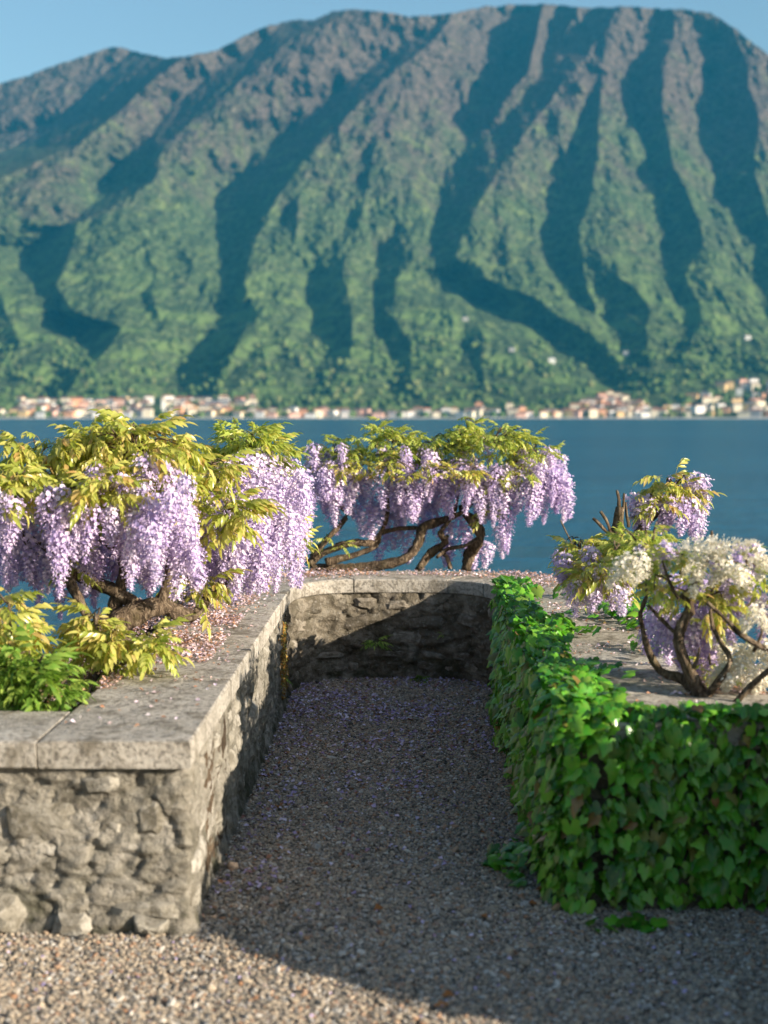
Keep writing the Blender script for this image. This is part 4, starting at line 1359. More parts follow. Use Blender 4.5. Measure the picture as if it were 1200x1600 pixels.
wn_ = thing('wisteria', 'wisteria with creamy white blossoms and dark twisted stems above the ivy', 'wisteria', at_y(1098, 1098, 5.0))
for k, (nm, pts) in enumerate((
    ('trunk', [(932, 1062, 4.98, .030), (884, 955, 5.0, .026), (848, 880, 5.0, .024), (824, 800, 5.0, .024), (842, 735, 5.0, .022), (872, 680, 5.0, .020), (878, 625, 5.0, .016)]),
    ('trunk', [(925, 1058, 5.0, .024), (850, 968, 5.05, .022), (752, 930, 5.1, .018), (702, 850, 5.1, .015), (682, 770, 5.1, .014), (668, 690, 5.1, .011), (692, 620, 5.1, .009), (690, 550, 5.1, .006)]),
    ('branch', [(830, 640, 5.0, .016), (890, 575, 5.0, .016), (900, 525, 5.0, .013), (944, 478, 5.0, .010), (958, 410, 5.0, .008), (966, 345, 5.0, .007)]),
    ('branch', [(700, 655, 5.05, .007), (760, 718, 5.05, .009), (826, 782, 5.0, .011)]),
    ('branch', [(935, 1055, 5.0, .018), (992, 975, 4.95, .016), (1044, 890, 4.95, .015), (1012, 825, 4.95, .012), (968, 740, 4.95, .009), (960, 670, 4.95, .006)]),
    ('branch', [(1062, 1064, 4.9, .014), (1130, 992, 4.9, .014), (1200, 930, 4.85, .013), (1300, 880, 4.85, .010)]),
    ('branch', [(945, 645, 4.95, .008), (1010, 700, 4.95, .009), (1092, 782, 4.9, .011), (1200, 845, 4.9, .012), (1290, 900, 4.9, .010)]),
    ('branch', [(885, 930, 5.0, .010), (905, 880, 5.0, .008), (915, 830, 5.0, .005)]),
    ('branch', [(1140, 850, 4.9, .008), (1175, 770, 4.9, .007), (1170, 700, 4.9, .005)]),
    ('branch', [(878, 625, 5.0, .012), (830, 630, 5.0, .010), (790, 560, 5.0, .007), (760, 470, 5.0, .004)]),
)):
    limb(wn_, [(*Zr(a, b), c, d * .8) for a, b, c, d in pts], nm, 150 + k)
blobs = [(1010, 850, 5.3, 56, 26, .15, 10, 'leaf_lime'), (960, 862, 5.5, 46, 20, .14, 5, 'leaf_lime'), (1060, 900, 5.1, 60, 36, .16, 4, 'leaf_lime'), (1160, 930, 5.2, 50, 28, .16, 5, 'leaf_gold'), (1090, 930, 5.1, 80, 30, .15, 9, 'leaf_gold'), (1080, 866, 5.1, 60, 20, .14, 4, 'leaf_lime'), (1165, 885, 5.05, 60, 20, .14, 4, 'leaf_lime'),
         (1250, 930, 5.2, 40, 30, .15, 4, 'leaf_gold'), (1110, 1040, 5.1, 24, 20, .08, 2, 'leaf_lime')]
r = random.Random(9)
racs = [(1030, 858, 5.3, 44, 30, 'purple'), (1050, 965, 5.3, 90, 44, 'purple'), (1030, 960, 5.4, 70, 40, 'purple'), (1080, 960, 5.3, 110, 44, 'purple'), (1100, 950, 5.4, 110, 44, 'purple'), (1070, 975, 5.4, 90, 40, 'purple'), (1135, 930, 5.3, 96, 44, 'purple'),
        (1150, 925, 5.3, 90, 40, 'purple'), (1120, 960, 5.4, 100, 40, 'purple'), (1105, 985, 5.35, 90, 36, 'purple'), (1170, 900, 5.3, 80, 40, 'purple'), (1190, 930, 5.2, 80, 40, 'purple'), (1125, 900, 5.4, 80, 40, 'purple'),
        # white
        (985, 880, 4.95, 66, 42, 'white'), (1000, 876, 4.95, 60, 40, 'white'), (970, 895, 5.0, 44, 30, 'white'), (1095, 862, 4.95, 60, 44, 'white'), (1130, 880, 4.95, 54, 40, 'white'),
        (1175, 862, 4.9, 60, 44, 'white'), (1178, 955, 4.85, 54, 34, 'white'), (1168, 970, 4.85, 46, 30, 'white'),
        (1190, 1010, 4.95, 60, 46, 'white'), (1170, 1020, 5.0, 60, 46, 'white'), (1150, 1040, 5.0, 50, 44, 'white'), (1130, 1050, 5.05, 44, 40, 'white'), (1180, 1050, 4.95, 44, 44, 'white'), (1205, 1040, 4.95, 56, 44, 'white'), (1118, 1062, 5.1, 34, 36, 'white'),
        (1225, 880, 4.9, 60, 46, 'white'), (1250, 900, 4.9, 60, 46, 'white'), (1235, 1000, 4.95, 60, 46, 'white'), (1140, 1058, 4.95, 36, 36, 'white')]
racs += rand_racs(r, 9, (1040, 852, 1235, 915), 'white', D=(4.85, 5.3), L=(30, 50))
racs += rand_racs(r, 12, (1000, 850, 1200, 900), D=(5.0, 5.5), L=(36, 60))
racs += rand_racs(r, 12, (1020, 900, 1150, 970), D=(5.3, 5.6), L=(60, 90))
racs += rand_racs(r, 12, (1130, 1010, 1260, 1060), 'white', D=(5.0, 5.4), L=(34, 50))
racs = [q if q[5] == 'purple' else (q[0], q[1] - 6, q[2], q[3] * .9, (q[4] or 40) * .82, q[5]) for q in racs]
grow(wn_, blobs, racs, 41, size=.62, leaf_parts=280)
# the upright white panicle that reaches out over the water
o = link('flower_cluster', RAC['white'][1], wn_)
o.location = at_y(1092, 853, 4.9); o.rotation_euler = (0.0, R(-99), 0.0); o.scale = (.75, .75, .72)
finish(wn_)

# ------------------------------------------------------------------ ivy
def ivy_leaf_mesh(seed):
    r = random.Random(seed)
    lob = r.uniform(-.1, .28)
    prof = [(0, .06), (16, .34), (38, .50), (66, .50 + .10 * lob), (88, .44 - .12 * lob), (112, .50 + .14 * lob), (140, .46 - .12 * lob), (180, .78)]
    V = [(0, 0, 0.05)]
    ang = []
    for a, q in prof: ang.append((a, q))
    for a, q in prof[-2:0:-1]: ang.append((360 - a, q * r.uniform(.93, 1.07)))
    for a, q in ang:
        t = R(a)
        x = q * math.sin(t); y = -q * math.cos(t)   # stalk at +... tip towards +Y
        V.append((x, y, -0.28 * x * x * 2 - 0.10 * (y > .3) * (y - .3) + r.uniform(-.02, .02)))
    n = len(ang)
    Fc = [[0, 1 + j, 1 + (j + 1) % n] for j in range(n)]
    me = np_mesh('leaf', np.array(V), Fc)
    me.materials.append(M['ivy'])
    return me


IVY = [ivy_leaf_mesh(k) for k in range(8)]


def ivy_pose(p, nrm, size, r, hang=1.0):
    """leaf blade faces along nrm, its tip points down the wall"""
    n = (nrm + Vector((r.uniform(-.75, .75), r.uniform(-.6, .6), r.uniform(-.25, .95)))).normalized()
    down = Vector((r.uniform(-.6, .6), r.uniform(-.6, .6), -1 if hang else 0))
    if abs(n.z) > .75: down = down + Vector((nrm.x, nrm.y, 0)) * 2 + Vector((r.uniform(-1, 1), r.uniform(-1, 1), 0))
    y = (down - n * down.dot(n)).normalized()
    x = y.cross(n)
    m = Matrix((x, y, n)).transposed().to_4x4()
    return Matrix.Translation(p) @ m @ Matrix.Diagonal((size, size, size, 1))


ivy = thing('ivy', 'dense green ivy draped over the front and inner faces of a low wall', 'ivy', (EX, FYR, 0))
r = random.Random(77)
items = []


def ivy_bulge(s, z):
    return 0.045 + 0.05 * float(fbm2(np.array([s * 3.0]), np.array([z * 4.0]), 2, 9)[0])


def add_ivy(n, kind):
    for _ in range(n):
        size = r.choice((.026, .034, .042, .048, .056, .068)) * r.uniform(.8, 1.15)
        lay = r.uniform(-.055, .035)
        if kind == 'front':      # face towards the eye, x from the corner to the right
            s = r.random() ** 1.1 * 2.3
            z = r.uniform(0.015, TOP + .02)
            b = ivy_bulge(s, z) + lay + 0.03 * math.sin(min(1, z / .6) * math.pi)
            p = Vector((EX + s, FYR - b, z)); nn = Vector((-.1, -1, .15))
            if s < .08: nn = Vector((-.7, -.7, .1)); p.x -= .03
        elif kind == 'fronttop':
            s = r.random() * 2.3
            d = abs(r.gauss(0, .05)) + (.03 * math.sin(s * 9) + .03)
            p = Vector((EX + s, FYR - .06 + d, TOP + .03 + .035 * r.random() - d * .15)); nn = Vector((r.uniform(-.5, .8), r.uniform(-1.2, .2), .8))
        elif kind == 'inner':
            s = r.random() ** 1.15 * (ARC_Y - FYR + .12)
            z = r.uniform(0.0, TOP + .03)
            b = ivy_bulge(s + 7, z) + lay + .02
            k2 = min(1.0, (ARC_Y + .1 - FYR - s) / .3)
            p = Vector((EX - b * max(.3, k2), FYR + s - .05, z)); nn = Vector((-1, -.25, .2))
        elif kind == 'innertop':
            s = r.random() ** 1.1 * (ARC_Y - FYR + .1)
            w = .10 + .05 * math.sin(s * 4.3) + .04 * math.sin(s * 11)
            d = -0.06 + r.random() * (w + .08)
            p = Vector((EX + d, FYR + s, TOP + .025 + .075 * r.random() * (1 - abs(d) * 2))); nn = Vector((r.uniform(-.6, .9), r.uniform(-1, .3), .8))
        elif kind == 'foot':     # runners on the gravel
            s = r.random()
            p = Vector((EX - .12 - .13 * r.random(), 4.95 + r.gauss(0, .10), .015 + .05 * r.random())); nn = Vector((-.3, -.3, 1))
        items.append((r.choice(IVY), ivy_pose(p, nn, size, r)))


add_ivy(2500, 'front'); add_ivy(700, 'fronttop'); add_ivy(2900, 'inner'); add_ivy(1400, 'innertop'); add_ivy(46, 'foot')
for _ in range(26):   # sprays reaching over the cap and behind it
    base = Vector((EX + .2, r.choice((5.35, 6.35, 6.9)), TOP + .03))
    p = base + Vector((abs(r.gauss(0, .05)), r.gauss(0, .06), .02 * r.random()))
    items.append((r.choice(IVY), ivy_pose(p, Vector((-.2, -.2, 1)), r.uniform(.035, .055), r)))
for _ in range(150):   # the rounded corner at the top
    a = r.uniform(-.6, 2.2)
    p = Vector((EX + .05 + .10 * math.cos(math.pi + a * .6) + r.uniform(-.02, .12), FYR - .02 - .06 * r.random() + r.uniform(0, .1), TOP + r.uniform(-.06, .065)))
    items.append((r.choice(IVY), ivy_pose(p, Vector((-.4, -.9, .7)), r.uniform(.035, .065), r)))
for _ in range(16):
    p = Vector((EX + r.uniform(.02, .25), FYR - .16 - .10 * r.random(), .01 + .02 * r.random()))
    items.append((r.choice(IVY), ivy_pose(p, Vector((0, -.2, 1)), r.uniform(.04, .07), r)))
eye = Vector((0, 0, EYE))
items.sort(key=lambda it: (it[1].translation - eye).length - 1.2 * (it[1].to_scale().x - .05) * 10 + (0.5 if it[1].translation.x > 1.35 else 0) - (.25 if it[1].translation.y < FYR - .09 else 0))
for me, mt in items[:300]:
    o = link('leaf', me, ivy); o.matrix_world = mt
bake_many('foliage', items[300:], [M['ivy']], ivy)
# stems running over the wall
tw = []
for k in range(34):
    if k < 17:
        x = EX + r.uniform(0, 2.0)
        pts = [Vector((x + r.uniform(-.1, .1), FYR - .03, .0)), Vector((x, FYR - .045, .3)), Vector((x + r.uniform(-.1, .1), FYR - .04, .6))]
    else:
        y = r.uniform(FYR, ARC_Y)
        pts = [Vector((EX - .03, y + r.uniform(-.1, .1), 0)), Vector((EX - .045, y, .3)), Vector((EX - .04, y + r.uniform(-.1, .1), .6))]
    tw.append(tube(pts, [.007, .005, .003], seg=5, seed=k))
o = link('stems', join_mesh('stems', tw), ivy, M['bark']); o['kind'] = 'stuff'
finish(ivy)

# second patch of ivy behind the cap stones of the right wall
iv2 = thing('ivy', 'small bright patch of ivy on the cap stones below the violet flowers', 'ivy', at_z(965, 965, TOP))
items = []
for cx, cy_, n, sp in ((965, 965, 60, .07), (1010, 980, 40, .06), (895, 935, 20, .04), (1030, 1020, 26, .05), (1000, 945, 30, .06)):
    c = at_z(cx, cy_, TOP)
    for _ in range(n):
        p = c + Vector((r.gauss(0, sp), r.gauss(0, sp * 1.6), .015 + .06 * r.random()))
        items.append((r.choice(IVY), ivy_pose(p, Vector((-.2, -.3, 1)), r.uniform(.035, .06), r)))
for me, mt in items:
    o = link('leaf', me, iv2); o.matrix_world = mt
finish(iv2)

# small ferns rooted in the wall
def wall_fern(px, py, y, n, size, label):
    root = thing('wall_fern', label, 'fern', at_y(px, py, y))
    base = at_y(px, py, y)
    for k in range(n):
        az = -math.pi / 2 + r.uniform(-1.3, 1.3)
        o = link('frond', LEAVES['leaf_green'][k % 6], root)
        o.matrix_world = pose(base, az, r.uniform(-.3, .9), 0, size * r.uniform(.7, 1.1))
    finish(root)


wall_fern(586, 1002, 8.52, 9, .42, 'small green fern growing out of the middle of the dark end wall')
wall_fern(690, 990, 8.56, 4, .2, 'tiny fern on the end wall right of the larger fern')
wall_fern(655, 1062, 8.5, 10, .42, 'low fern at the foot of the dark end wall')
wall_fern(444, 1058, 7.7, 5, .25, 'tiny green tuft low in the shaded left corner of the bay')

# rusty lichen and moss down the shaded end of the left wall
def lichen():
    V, Fc = [], []
    rr = random.Random(4)
    for k in range(900):
        z = rr.triangular(.06, .50, .30)
        y = 7.62 + rr.gauss(0, .05 + .05 * abs(math.sin(z * 9))) + .04 * math.sin(z * 14)
        if math.sin(z * 31 + y * 40) > .55: continue
        s = rr.uniform(.004, .011)
        c = Vector((WX + .012 + rr.uniform(-.004, .010), y, z))
        o = len(V)
        for d in ((1, 0, 0), (0, 1, 0), (0, 0, 1), (0, -1, 0), (0, 0, -1)):
            V.append(tuple(c + Vector(d) * s * rr.uniform(.6, 1.2)))
        Fc += [[o, o + 1, o + 2], [o, o + 2, o + 3], [o, o + 3, o + 4], [o, o + 4, o + 1]]
    m = m_flat('rusty_lichen', [(0.0, (.14, .07, .02)), (.6, (.30, .17, .04)), (.85, (.22, .20, .07)), (1.0, (.10, .13, .03))], .95, .1)
    o = link('lichen', np_mesh('lichen', np.array(V), Fc, False), wl, m)
    o['kind'] = 'stuff'
    o.matrix_parent_inverse = wl.matrix_world.inverted()


lichen()

# out of view at right: shrubs added to cast the shade on gravel and ivy
def shade_shrub(c, h, label, n):
    root = thing('shade_shrub', label, 'shrub', (c[0], c[1], 0))
    rr = random.Random(3)
    items = []
    for _ in range(n):
        u = Vector((rr.gauss(0, 1), rr.gauss(0, 1), rr.gauss(0, 1))).normalized()
        k = rr.uniform(.86, 1.0) * (1 + .05 * math.sin(u.x * 7 + u.z * 5))
        # squarish
        q = 0.75
        p = Vector((c[0] + math.copysign(abs(u.x) ** q, u.x) * h[0] * k, c[1] + math.copysign(abs(u.y) ** q, u.y) * h[1] * k, c[2] + math.copysign(abs(u.z) ** q, u.z) * h[2] * k))
        if p.z < .02: continue
        items.append((rr.choice(IVY), ivy_pose(p, u, rr.uniform(.05, .08), rr)))
    bake_many('foliage', items, [M['ivy']], root)
    V, Fc = tube([(c[0], c[1], -.02), (c[0] + .03, c[1], h[2] * .5), (c[0], c[1], h[2])], [.06, .05, .02], seg=8)
    link('trunk', np_mesh('trunk', np.array(V), Fc), root, M['bark'])
    V = []; Fc = []
    bm = bmesh.new(); bmesh.ops.create_icosphere(bm, subdivisions=3, radius=1.0)
    for v in bm.verts:
        q = .75
        v.co = Vector((c[0] + math.copysign(abs(v.co.x) ** q, v.co.x) * h[0] * .84, c[1] + math.copysign(abs(v.co.y) ** q, v.co.y) * h[1] * .84, max(.03, c[2] + math.copysign(abs(v.co.z) ** q, v.co.z) * h[2] * .84)))
    me = bpy.data.meshes.new('solid_core'); bm.to_mesh(me); bm.free()  # closed solid core inside the leaves, blocks the light
    o = link('solid_core', me, root, M['bark']); o['kind'] = 'stuff'
    finish(root)


shade_shrub((2.37, 3.66, 0.50), (0.85, 0.86, 0.62), 'large rounded shrub added out of view to shade the gravel and the ivy', 5200)
shade_shrub((1.82, 2.98, 0.22), (0.45, 0.45, 0.29), 'low shrub added out of view to extend the shade of the large rounded one', 2200)

# ------------------------------------------------------------------ gravel and fallen petals
def instancer_points(name, P, hue, rad, mat, squash=0.62):
    """pebbles: points that carry small icospheres (geometry nodes)"""
    me = bpy.data.meshes.new(name)
    me.vertices.add(len(P)); me.vertices.foreach_set('co', P.astype(np.float32).ravel())
    a = me.attributes.new('hue', 'FLOAT', 'POINT'); a.data.foreach_set('value', hue.astype(np.float32))
    b = me.attributes.new('rad', 'FLOAT_VECTOR', 'POINT'); b.data.foreach_set('vector', rad.astype(np.float32).ravel())
    c = me.attributes.new('turn', 'FLOAT_VECTOR', 'POINT')
    rot = np.stack([rng.uniform(-.5, .5, len(P)), rng.uniform(-.5, .5, len(P)), rng.uniform(0, 6.28, len(P))], 1)
    c.data.foreach_set('vector', rot.astype(np.float32).ravel())
    me.update()
    o = link(name, me)
    ng = bpy.data.node_groups.new(name + '_nodes', 'GeometryNodeTree')
    ng.interface.new_socket('Geometry', in_out='INPUT', socket_type='NodeSocketGeometry')
    ng.interface.new_socket('Geometry', in_out='OUTPUT', socket_type='NodeSocketGeometry')
    gi = ng.nodes.new('NodeGroupInput'); go = ng.nodes.new('NodeGroupOutput')
    ico = ng.nodes.new('GeometryNodeMeshIcoSphere'); ico.inputs['Radius'].default_value = 1.0; ico.inputs['Subdivisions'].default_value = 2
    # knock the spheres out of round
    sp = ng.nodes.new('GeometryNodeSetPosition')
    nz = ng.nodes.new('ShaderNodeTexNoise'); nz.inputs['Scale'].default_value = 1.3
    sub = ng.nodes.new('ShaderNodeVectorMath'); sub.operation = 'SUBTRACT'; sub.inputs[1].default_value = (.5, .5, .5)
    sc = ng.nodes.new('ShaderNodeVectorMath'); sc.operation = 'SCALE'; sc.inputs['Scale'].default_value = 1.1
    ng.links.new(nz.outputs['Color'], sub.inputs[0]); ng.links.new(sub.outputs[0], sc.inputs[0])
    ng.links.new(ico.outputs['Mesh'], sp.inputs['Geometry']); ng.links.new(sc.outputs[0], sp.inputs['Offset'])
    sm = ng.nodes.new('GeometryNodeSetMaterial'); sm.inputs['Material'].default_value = mat
    ng.links.new(sp.outputs[0], sm.inputs[0])
    m2p = ng.nodes.new('GeometryNodeMeshToPoints')
    ng.links.new(gi.outputs[0], m2p.inputs[0])
    ip = ng.nodes.new('GeometryNodeInstanceOnPoints')
    ng.links.new(m2p.outputs[0], ip.inputs['Points']); ng.links.new(sm.outputs[0], ip.inputs['Instance'])
    def attr(nm, typ):
        n = ng.nodes.new('GeometryNodeInputNamedAttribute'); n.data_type = typ; n.inputs['Name'].default_value = nm
        return n.outputs['Attribute']
    ng.links.new(attr('rad', 'FLOAT_VECTOR'), ip.inputs['Scale'])
    e2r = ng.nodes.new('FunctionNodeEulerToRotation')
    ng.links.new(attr('turn', 'FLOAT_VECTOR'), e2r.inputs[0])
    ng.links.new(e2r.outputs[0], ip.inputs['Rotation'])
    ng.links.new(ip.outputs[0], go.inputs[0])
    md = o.modifiers.new('pebbles', 'NODES'); md.node_group = ng
    tag(o, kind='stuff')
    return o


def gravel():
    pts = []
    def area(x0, x1, y0, y1, dens):
        n = int((x1 - x0) * (y1 - y0) * dens)
        pts.append(np.stack([rng.uniform(x0, x1, n), rng.uniform(y0, y1, n), np.zeros(n)], 1))
    area(-1.5, 1.5, 3.3, 4.6, 30000)
    area(WX, EX, 4.6, 6.2, 26000)
    area(WX, EX, 6.2, 8.6, 17000)
    P = np.concatenate(pts)
    # keep out of the walls
    x, y = P[:, 0], P[:, 1]
    inside_bay = (x > WX - .02) & (x < EX + .03) & (y < ARC_Y)
    cx = (WX + EX) / 2
    arc = (y >= ARC_Y) & ((np.abs(x - cx) / ((EX - WX) / 2)) ** 3.2 + (np.clip(y - ARC_Y, 0, 9) / .71) ** 3.2 < 1.0)
    front = np.where(x < 0, y < FY + .0, y < FYR)
    P = P[np.where(y < 4.62, front | inside_bay, inside_bay | arc)]
    # a few trodden, thinner places
    thin = fbm2(P[:, 0] * 2.1, P[:, 1] * 1.2, 3, 44)
    P = P[rng.random(len(P)) > np.clip(thin * 1.5 - .15, 0, .65)]
    n = len(P)
    base = rng.gamma(6.0, 1 / 6.0, n) * 0.0031 + 0.0010
    big = rng.random(n) < .008
    base = np.where(big, base * 1.9, base)
    rad = np.stack([base * rng.uniform(.9, 1.7, n), base * rng.uniform(.8, 1.2, n), base * rng.uniform(.45, .95, n)], 1)
    P[:, 2] = rad[:, 2] * rng.uniform(.0, .9, n) + .004 * rng.random(n) + 0.004 * fbm2(P[:, 0] * 5, P[:, 1] * 5, 2, 3)
    hue = rng.random(n)
    instancer_points('gravel', P, hue, rad, M['pebble'])


gravel()


def petal_sheet(name, P, size, mat, parent=None, tilt=0.5, curl=.25):
    n = len(P)
    a = rng.uniform(0, 6.28, n); s = size * rng.uniform(.55, 1.25, n)
    w = rng.uniform(.55, .9, n)
    tx = rng.uniform(-tilt, tilt, n); ty = rng.uniform(-tilt, tilt, n)
    V = np.zeros((n, 5, 3))
    loc = [(-.5, 0, 0), (0, -.5, curl), (.5, 0, 0), (0, .5, curl), (0, 0, -.05)]
    for k, (x, y, z) in enumerate(loc):
        X = x * s; Y = y * s * w; Z = z * s * rng.uniform(.2, 1.2, n)
        xr = X * np.cos(a) - Y * np.sin(a); yr = X * np.sin(a) + Y * np.cos(a)
        V[:, k, 0] = P[:, 0] + xr; V[:, k, 1] = P[:, 1] + yr
        V[:, k, 2] = P[:, 2] + Z + xr * tx + yr * ty
    i = np.arange(n)[:, None] * 5
    Fc = np.concatenate([i + [0, 1, 4], i + [1, 2, 4], i + [2, 3, 4], i + [3, 0, 4]])
    o = link(name, np_mesh(name, V.reshape(-1, 3), Fc, False), parent, mat)
    tag(o, kind='stuff')
    return o


def on_cap(fn, n, t0, t1, dfun, z=TOP, clump=True, seed=0, layer=.012):
    out = []
    t = rng.uniform(t0, t1, n * 4)
    d = dfun(rng.random(n * 4), t)
    P = np.array([(*fn(a, b), 0) for a, b in zip(t, d)])
    if clump:
        f = fbm2(P[:, 0] * 3.5 + seed, P[:, 1] * 3.5, 3, 7)
        keep = rng.random(len(P)) < np.clip(.5 + f * 1.5, .03, 1)
        P = P[keep]; d = d[keep]
    P = P[:n]; d = d[:n]
    zz = np.where(d > .46, TOP - .055, TOP)
    P[:, 2] = zz + .004 + layer * rng.random(len(P)) ** 2
    return P


# a thick carpet on the outer half of the left wall, thinner towards the bay
PL = np.concatenate([
    on_cap(path_left, 5200, .36, 1.0, lambda u, t: .90 - .78 * u ** 1.0 * (0.72 + .25 * np.sin(t * 17)) , seed=1, layer=.03),
    on_cap(path_left, 2600, .36, 1.0, lambda u, t: .45 - .33 * u ** .8, seed=2, layer=.016),
    on_cap(path_left, 360, .26, 1.0, lambda u, t: .02 + .43 * u, seed=3, layer=.004),
    on_cap(path_left, 1500, .22, .42, lambda u, t: .95 - .55 * u, seed=4, layer=.02),
    on_cap(path_left, 40, .0, .3, lambda u, t: .02 + .43 * u, seed=3, layer=.004),
])
petal_sheet('fallen_petals', PL, .017, M['petal_pale'])
PA = np.concatenate([on_cap(arc_pt, 3600, .02, .98, lambda u, t: .75 - .60 * u ** .9, seed=5, layer=.02),
                     on_cap(arc_pt, 260, .02, .98, lambda u, t: .02 + .3 * u, seed=5, layer=.003)])
petal_sheet('fallen_petals', PA, .018, M['petal_pale'])
PR = np.concatenate([on_cap(path_right, 900, .0, .95, lambda u, t: .92 - .5 * u, seed=6, layer=.02),
                     on_cap(path_right, 420, .0, .98, lambda u, t: .5 - .42 * u, seed=7, layer=.005),
                     on_cap(path_front_right, 900, .05, .6, lambda u, t: .92 - .5 * u, seed=8, layer=.02)])
petal_sheet('fallen_petals', PR, .017, M['petal_pale'])
# violet petals over the gravel of the bay, thickest at the far end and along the left wall
n = 12000
x = rng.uniform(WX + .02, EX - .03, n); y = rng.uniform(4.0, 8.6, n)
dens = np.clip((y - 4.2) / 3.6, 0.05, 1) ** 1.5 * np.clip(.45 + 1.2 * fbm2(x * 2.5, y * 2.5, 3, 17), .05, 1) + .22 * (x < WX + .22) * (y > 4.6)
cx = (WX + EX) / 2
ok = (rng.random(n) < dens) & ((y < ARC_Y) | ((np.abs(x - cx) / ((EX - WX) / 2)) ** 3.2 + (np.clip(y - ARC_Y, 0, 9) / .71) ** 3.2 < .96))
P = np.stack([x, y, np.full(n, .009)], 1)[ok]
P[:, 2] += .004 * rng.random(len(P))
petal_sheet('fallen_petals', P, .021, M['petal_violet'])
n = 260
P = np.stack([rng.uniform(-1.2, 1.1, n), rng.uniform(3.5, 4.5, n), np.full(n, .010)], 1)
petal_sheet('fallen_petals', P, .014, M['petal_violet'])
# dry leaves and a few loose stones at the foot of the walls
M['dry'] = m_flat('dry_leaf', [(0.0, (0.22, 0.09, 0.03)), (0.6, (0.38, 0.17, 0.06)), (1.0, (0.42, 0.30, 0.12))], .8, .2, .15)
spots = [(638, 1124), (655, 1118), (600, 1170), (720, 1150), (560, 1240), (838, 1412), (845, 1390), (760, 1432), (700, 1556), (690, 1570), (760, 1300), (590, 1420), (500, 1350), (430, 1260), (800, 1250), (640, 1300), (820, 1290)]
P = np.array([tuple(at_z(a + random.uniform(-6, 6), b, .012)) for a, b in spots])
petal_sheet('dry_leaves', P, .038, M['dry'], tilt=.3)
for k, (px, py, s) in enumerate(((352, 1352, .030), (342, 1390, .020), (372, 1300, .018), (395, 1262, .016), (330, 1425, .022))):
    me = stone_mesh(k).copy(); me.materials.clear(); me.materials.append(M['stone_light'])
    p = at_z(px, py, .01)
    o = link('loose_stone', me, loc=p, rot=(1.3, .2, k), scale=(s * 1.6, s * .6, s * 1.3))
    tag(o, ('largest pale loose stone on the gravel at the foot of the sunlit wall', 'second loose stone along the wall from its sunlit corner', 'fourth loose stone along the wall from its sunlit corner', 'smallest loose stone, farthest along the wall from its sunlit corner',
            'loose stone nearest the sunlit corner of the wall')[k], 'stone', 'loose stones along the wall foot')

# ------------------------------------------------------------------ the town on the far shore
def plain(name, col, rough=.8):
    k = NT(name)
    n = k.noise(k.pos(), .35, 3, .6)
    c = k.mix(k.ramp(n, [(.35, .0), (.7, .25)]), col, tuple(v * .7 for v in col))
    return k.surface(c, rough, .2)


WALLC = {'cream': (.84, .74, .56), 'white': (.86, .83, .78), 'ochre': (.80, .56, .28), 'pink': (.74, .46, .36), 'grey': (.48, .46, .44), 'salmon': (.74, .40, .24)}
WM = {k: plain(k + '_house_wall', v) for k, v in WALLC.items()}
RM = {'terracotta': plain('terracotta_roof', (.30, .13, .08)), 'brown': plain('brown_roof', (.17, .11, .09)), 'slate': plain('slate_roof', (.15, .15, .17))}
WIN = plain('dark_window', (.03, .035, .04), .3)
HM = {}


def house_meshes(kind):
    """walls, roof and a block of windows for a unit house: 1 wide, 1 deep, 1 high"""
    if kind in HM: return HM[kind]
    V = [(-.5, -.5, -.4), (.5, -.5, -.4), (.5, .5, -.4), (-.5, .5, -.4), (-.5, -.5, 1), (.5, -.5, 1), (.5, .5, 1), (-.5, .5, 1), (-.5, 0, 1.22), (.5, 0, 1.22)]
    Fw = [[0, 1, 5, 4], [1, 2, 6, 5], [2, 3, 7, 6], [3, 0, 4, 7], [4, 7, 8], [5, 9, 6]]
    if kind == 'hip':
        V[8] = (-.22, 0, 1.24); V[9] = (.22, 0, 1.24); Fw = Fw[:4]
    wall = np_mesh('house_wall', V[:10], Fw, False)
    e = .55
    zt = 1.24
    if kind == 'hip':
        RV = [(-e, -e, .99), (e, -e, .99), (e, e, .99), (-e, e, .99), (-.2, 0, 1.3), (.2, 0, 1.3)]
        RF = [[0, 1, 5, 4], [1, 2, 5], [2, 3, 4, 5], [3, 0, 4], [3, 2, 1, 0]]
    else:
        RV = [(-e, -e, .98), (e, -e, .98), (e, e, .98), (-e, e, .98), (-e, 0, 1.28), (e, 0, 1.28)]
        RF = [[0, 1, 5, 4], [2, 3, 4, 5], [1, 2, 5], [3, 0, 4], [3, 2, 1, 0]]
    roof = np_mesh('house_roof', RV, RF, False)
    HM[kind] = (wall, roof)
    return HM[kind]


def window_mesh():
    V = [(-.04, -.512, -.08), (.04, -.512, -.08), (.04, -.512, .08), (-.04, -.512, .08), (-.04, -.49, -.08), (.04, -.49, -.08), (.04, -.49, .08), (-.04, -.49, .08)]
    Fc = [[0, 1, 2, 3], [0, 4, 5, 1], [1, 5, 6, 2], [2, 6, 7, 3], [3, 7, 4, 0]]
    me = np_mesh('window', V, Fc, False); me.materials.append(WIN)
    return me


WINM = window_mesh()
MC = {}


def col_mesh(me, mat):
    k = (me.name, mat.name)
    if k not in MC:
        m = me.copy(); m.materials.clear(); m.materials.append(mat); MC[k] = m
    return MC[k]


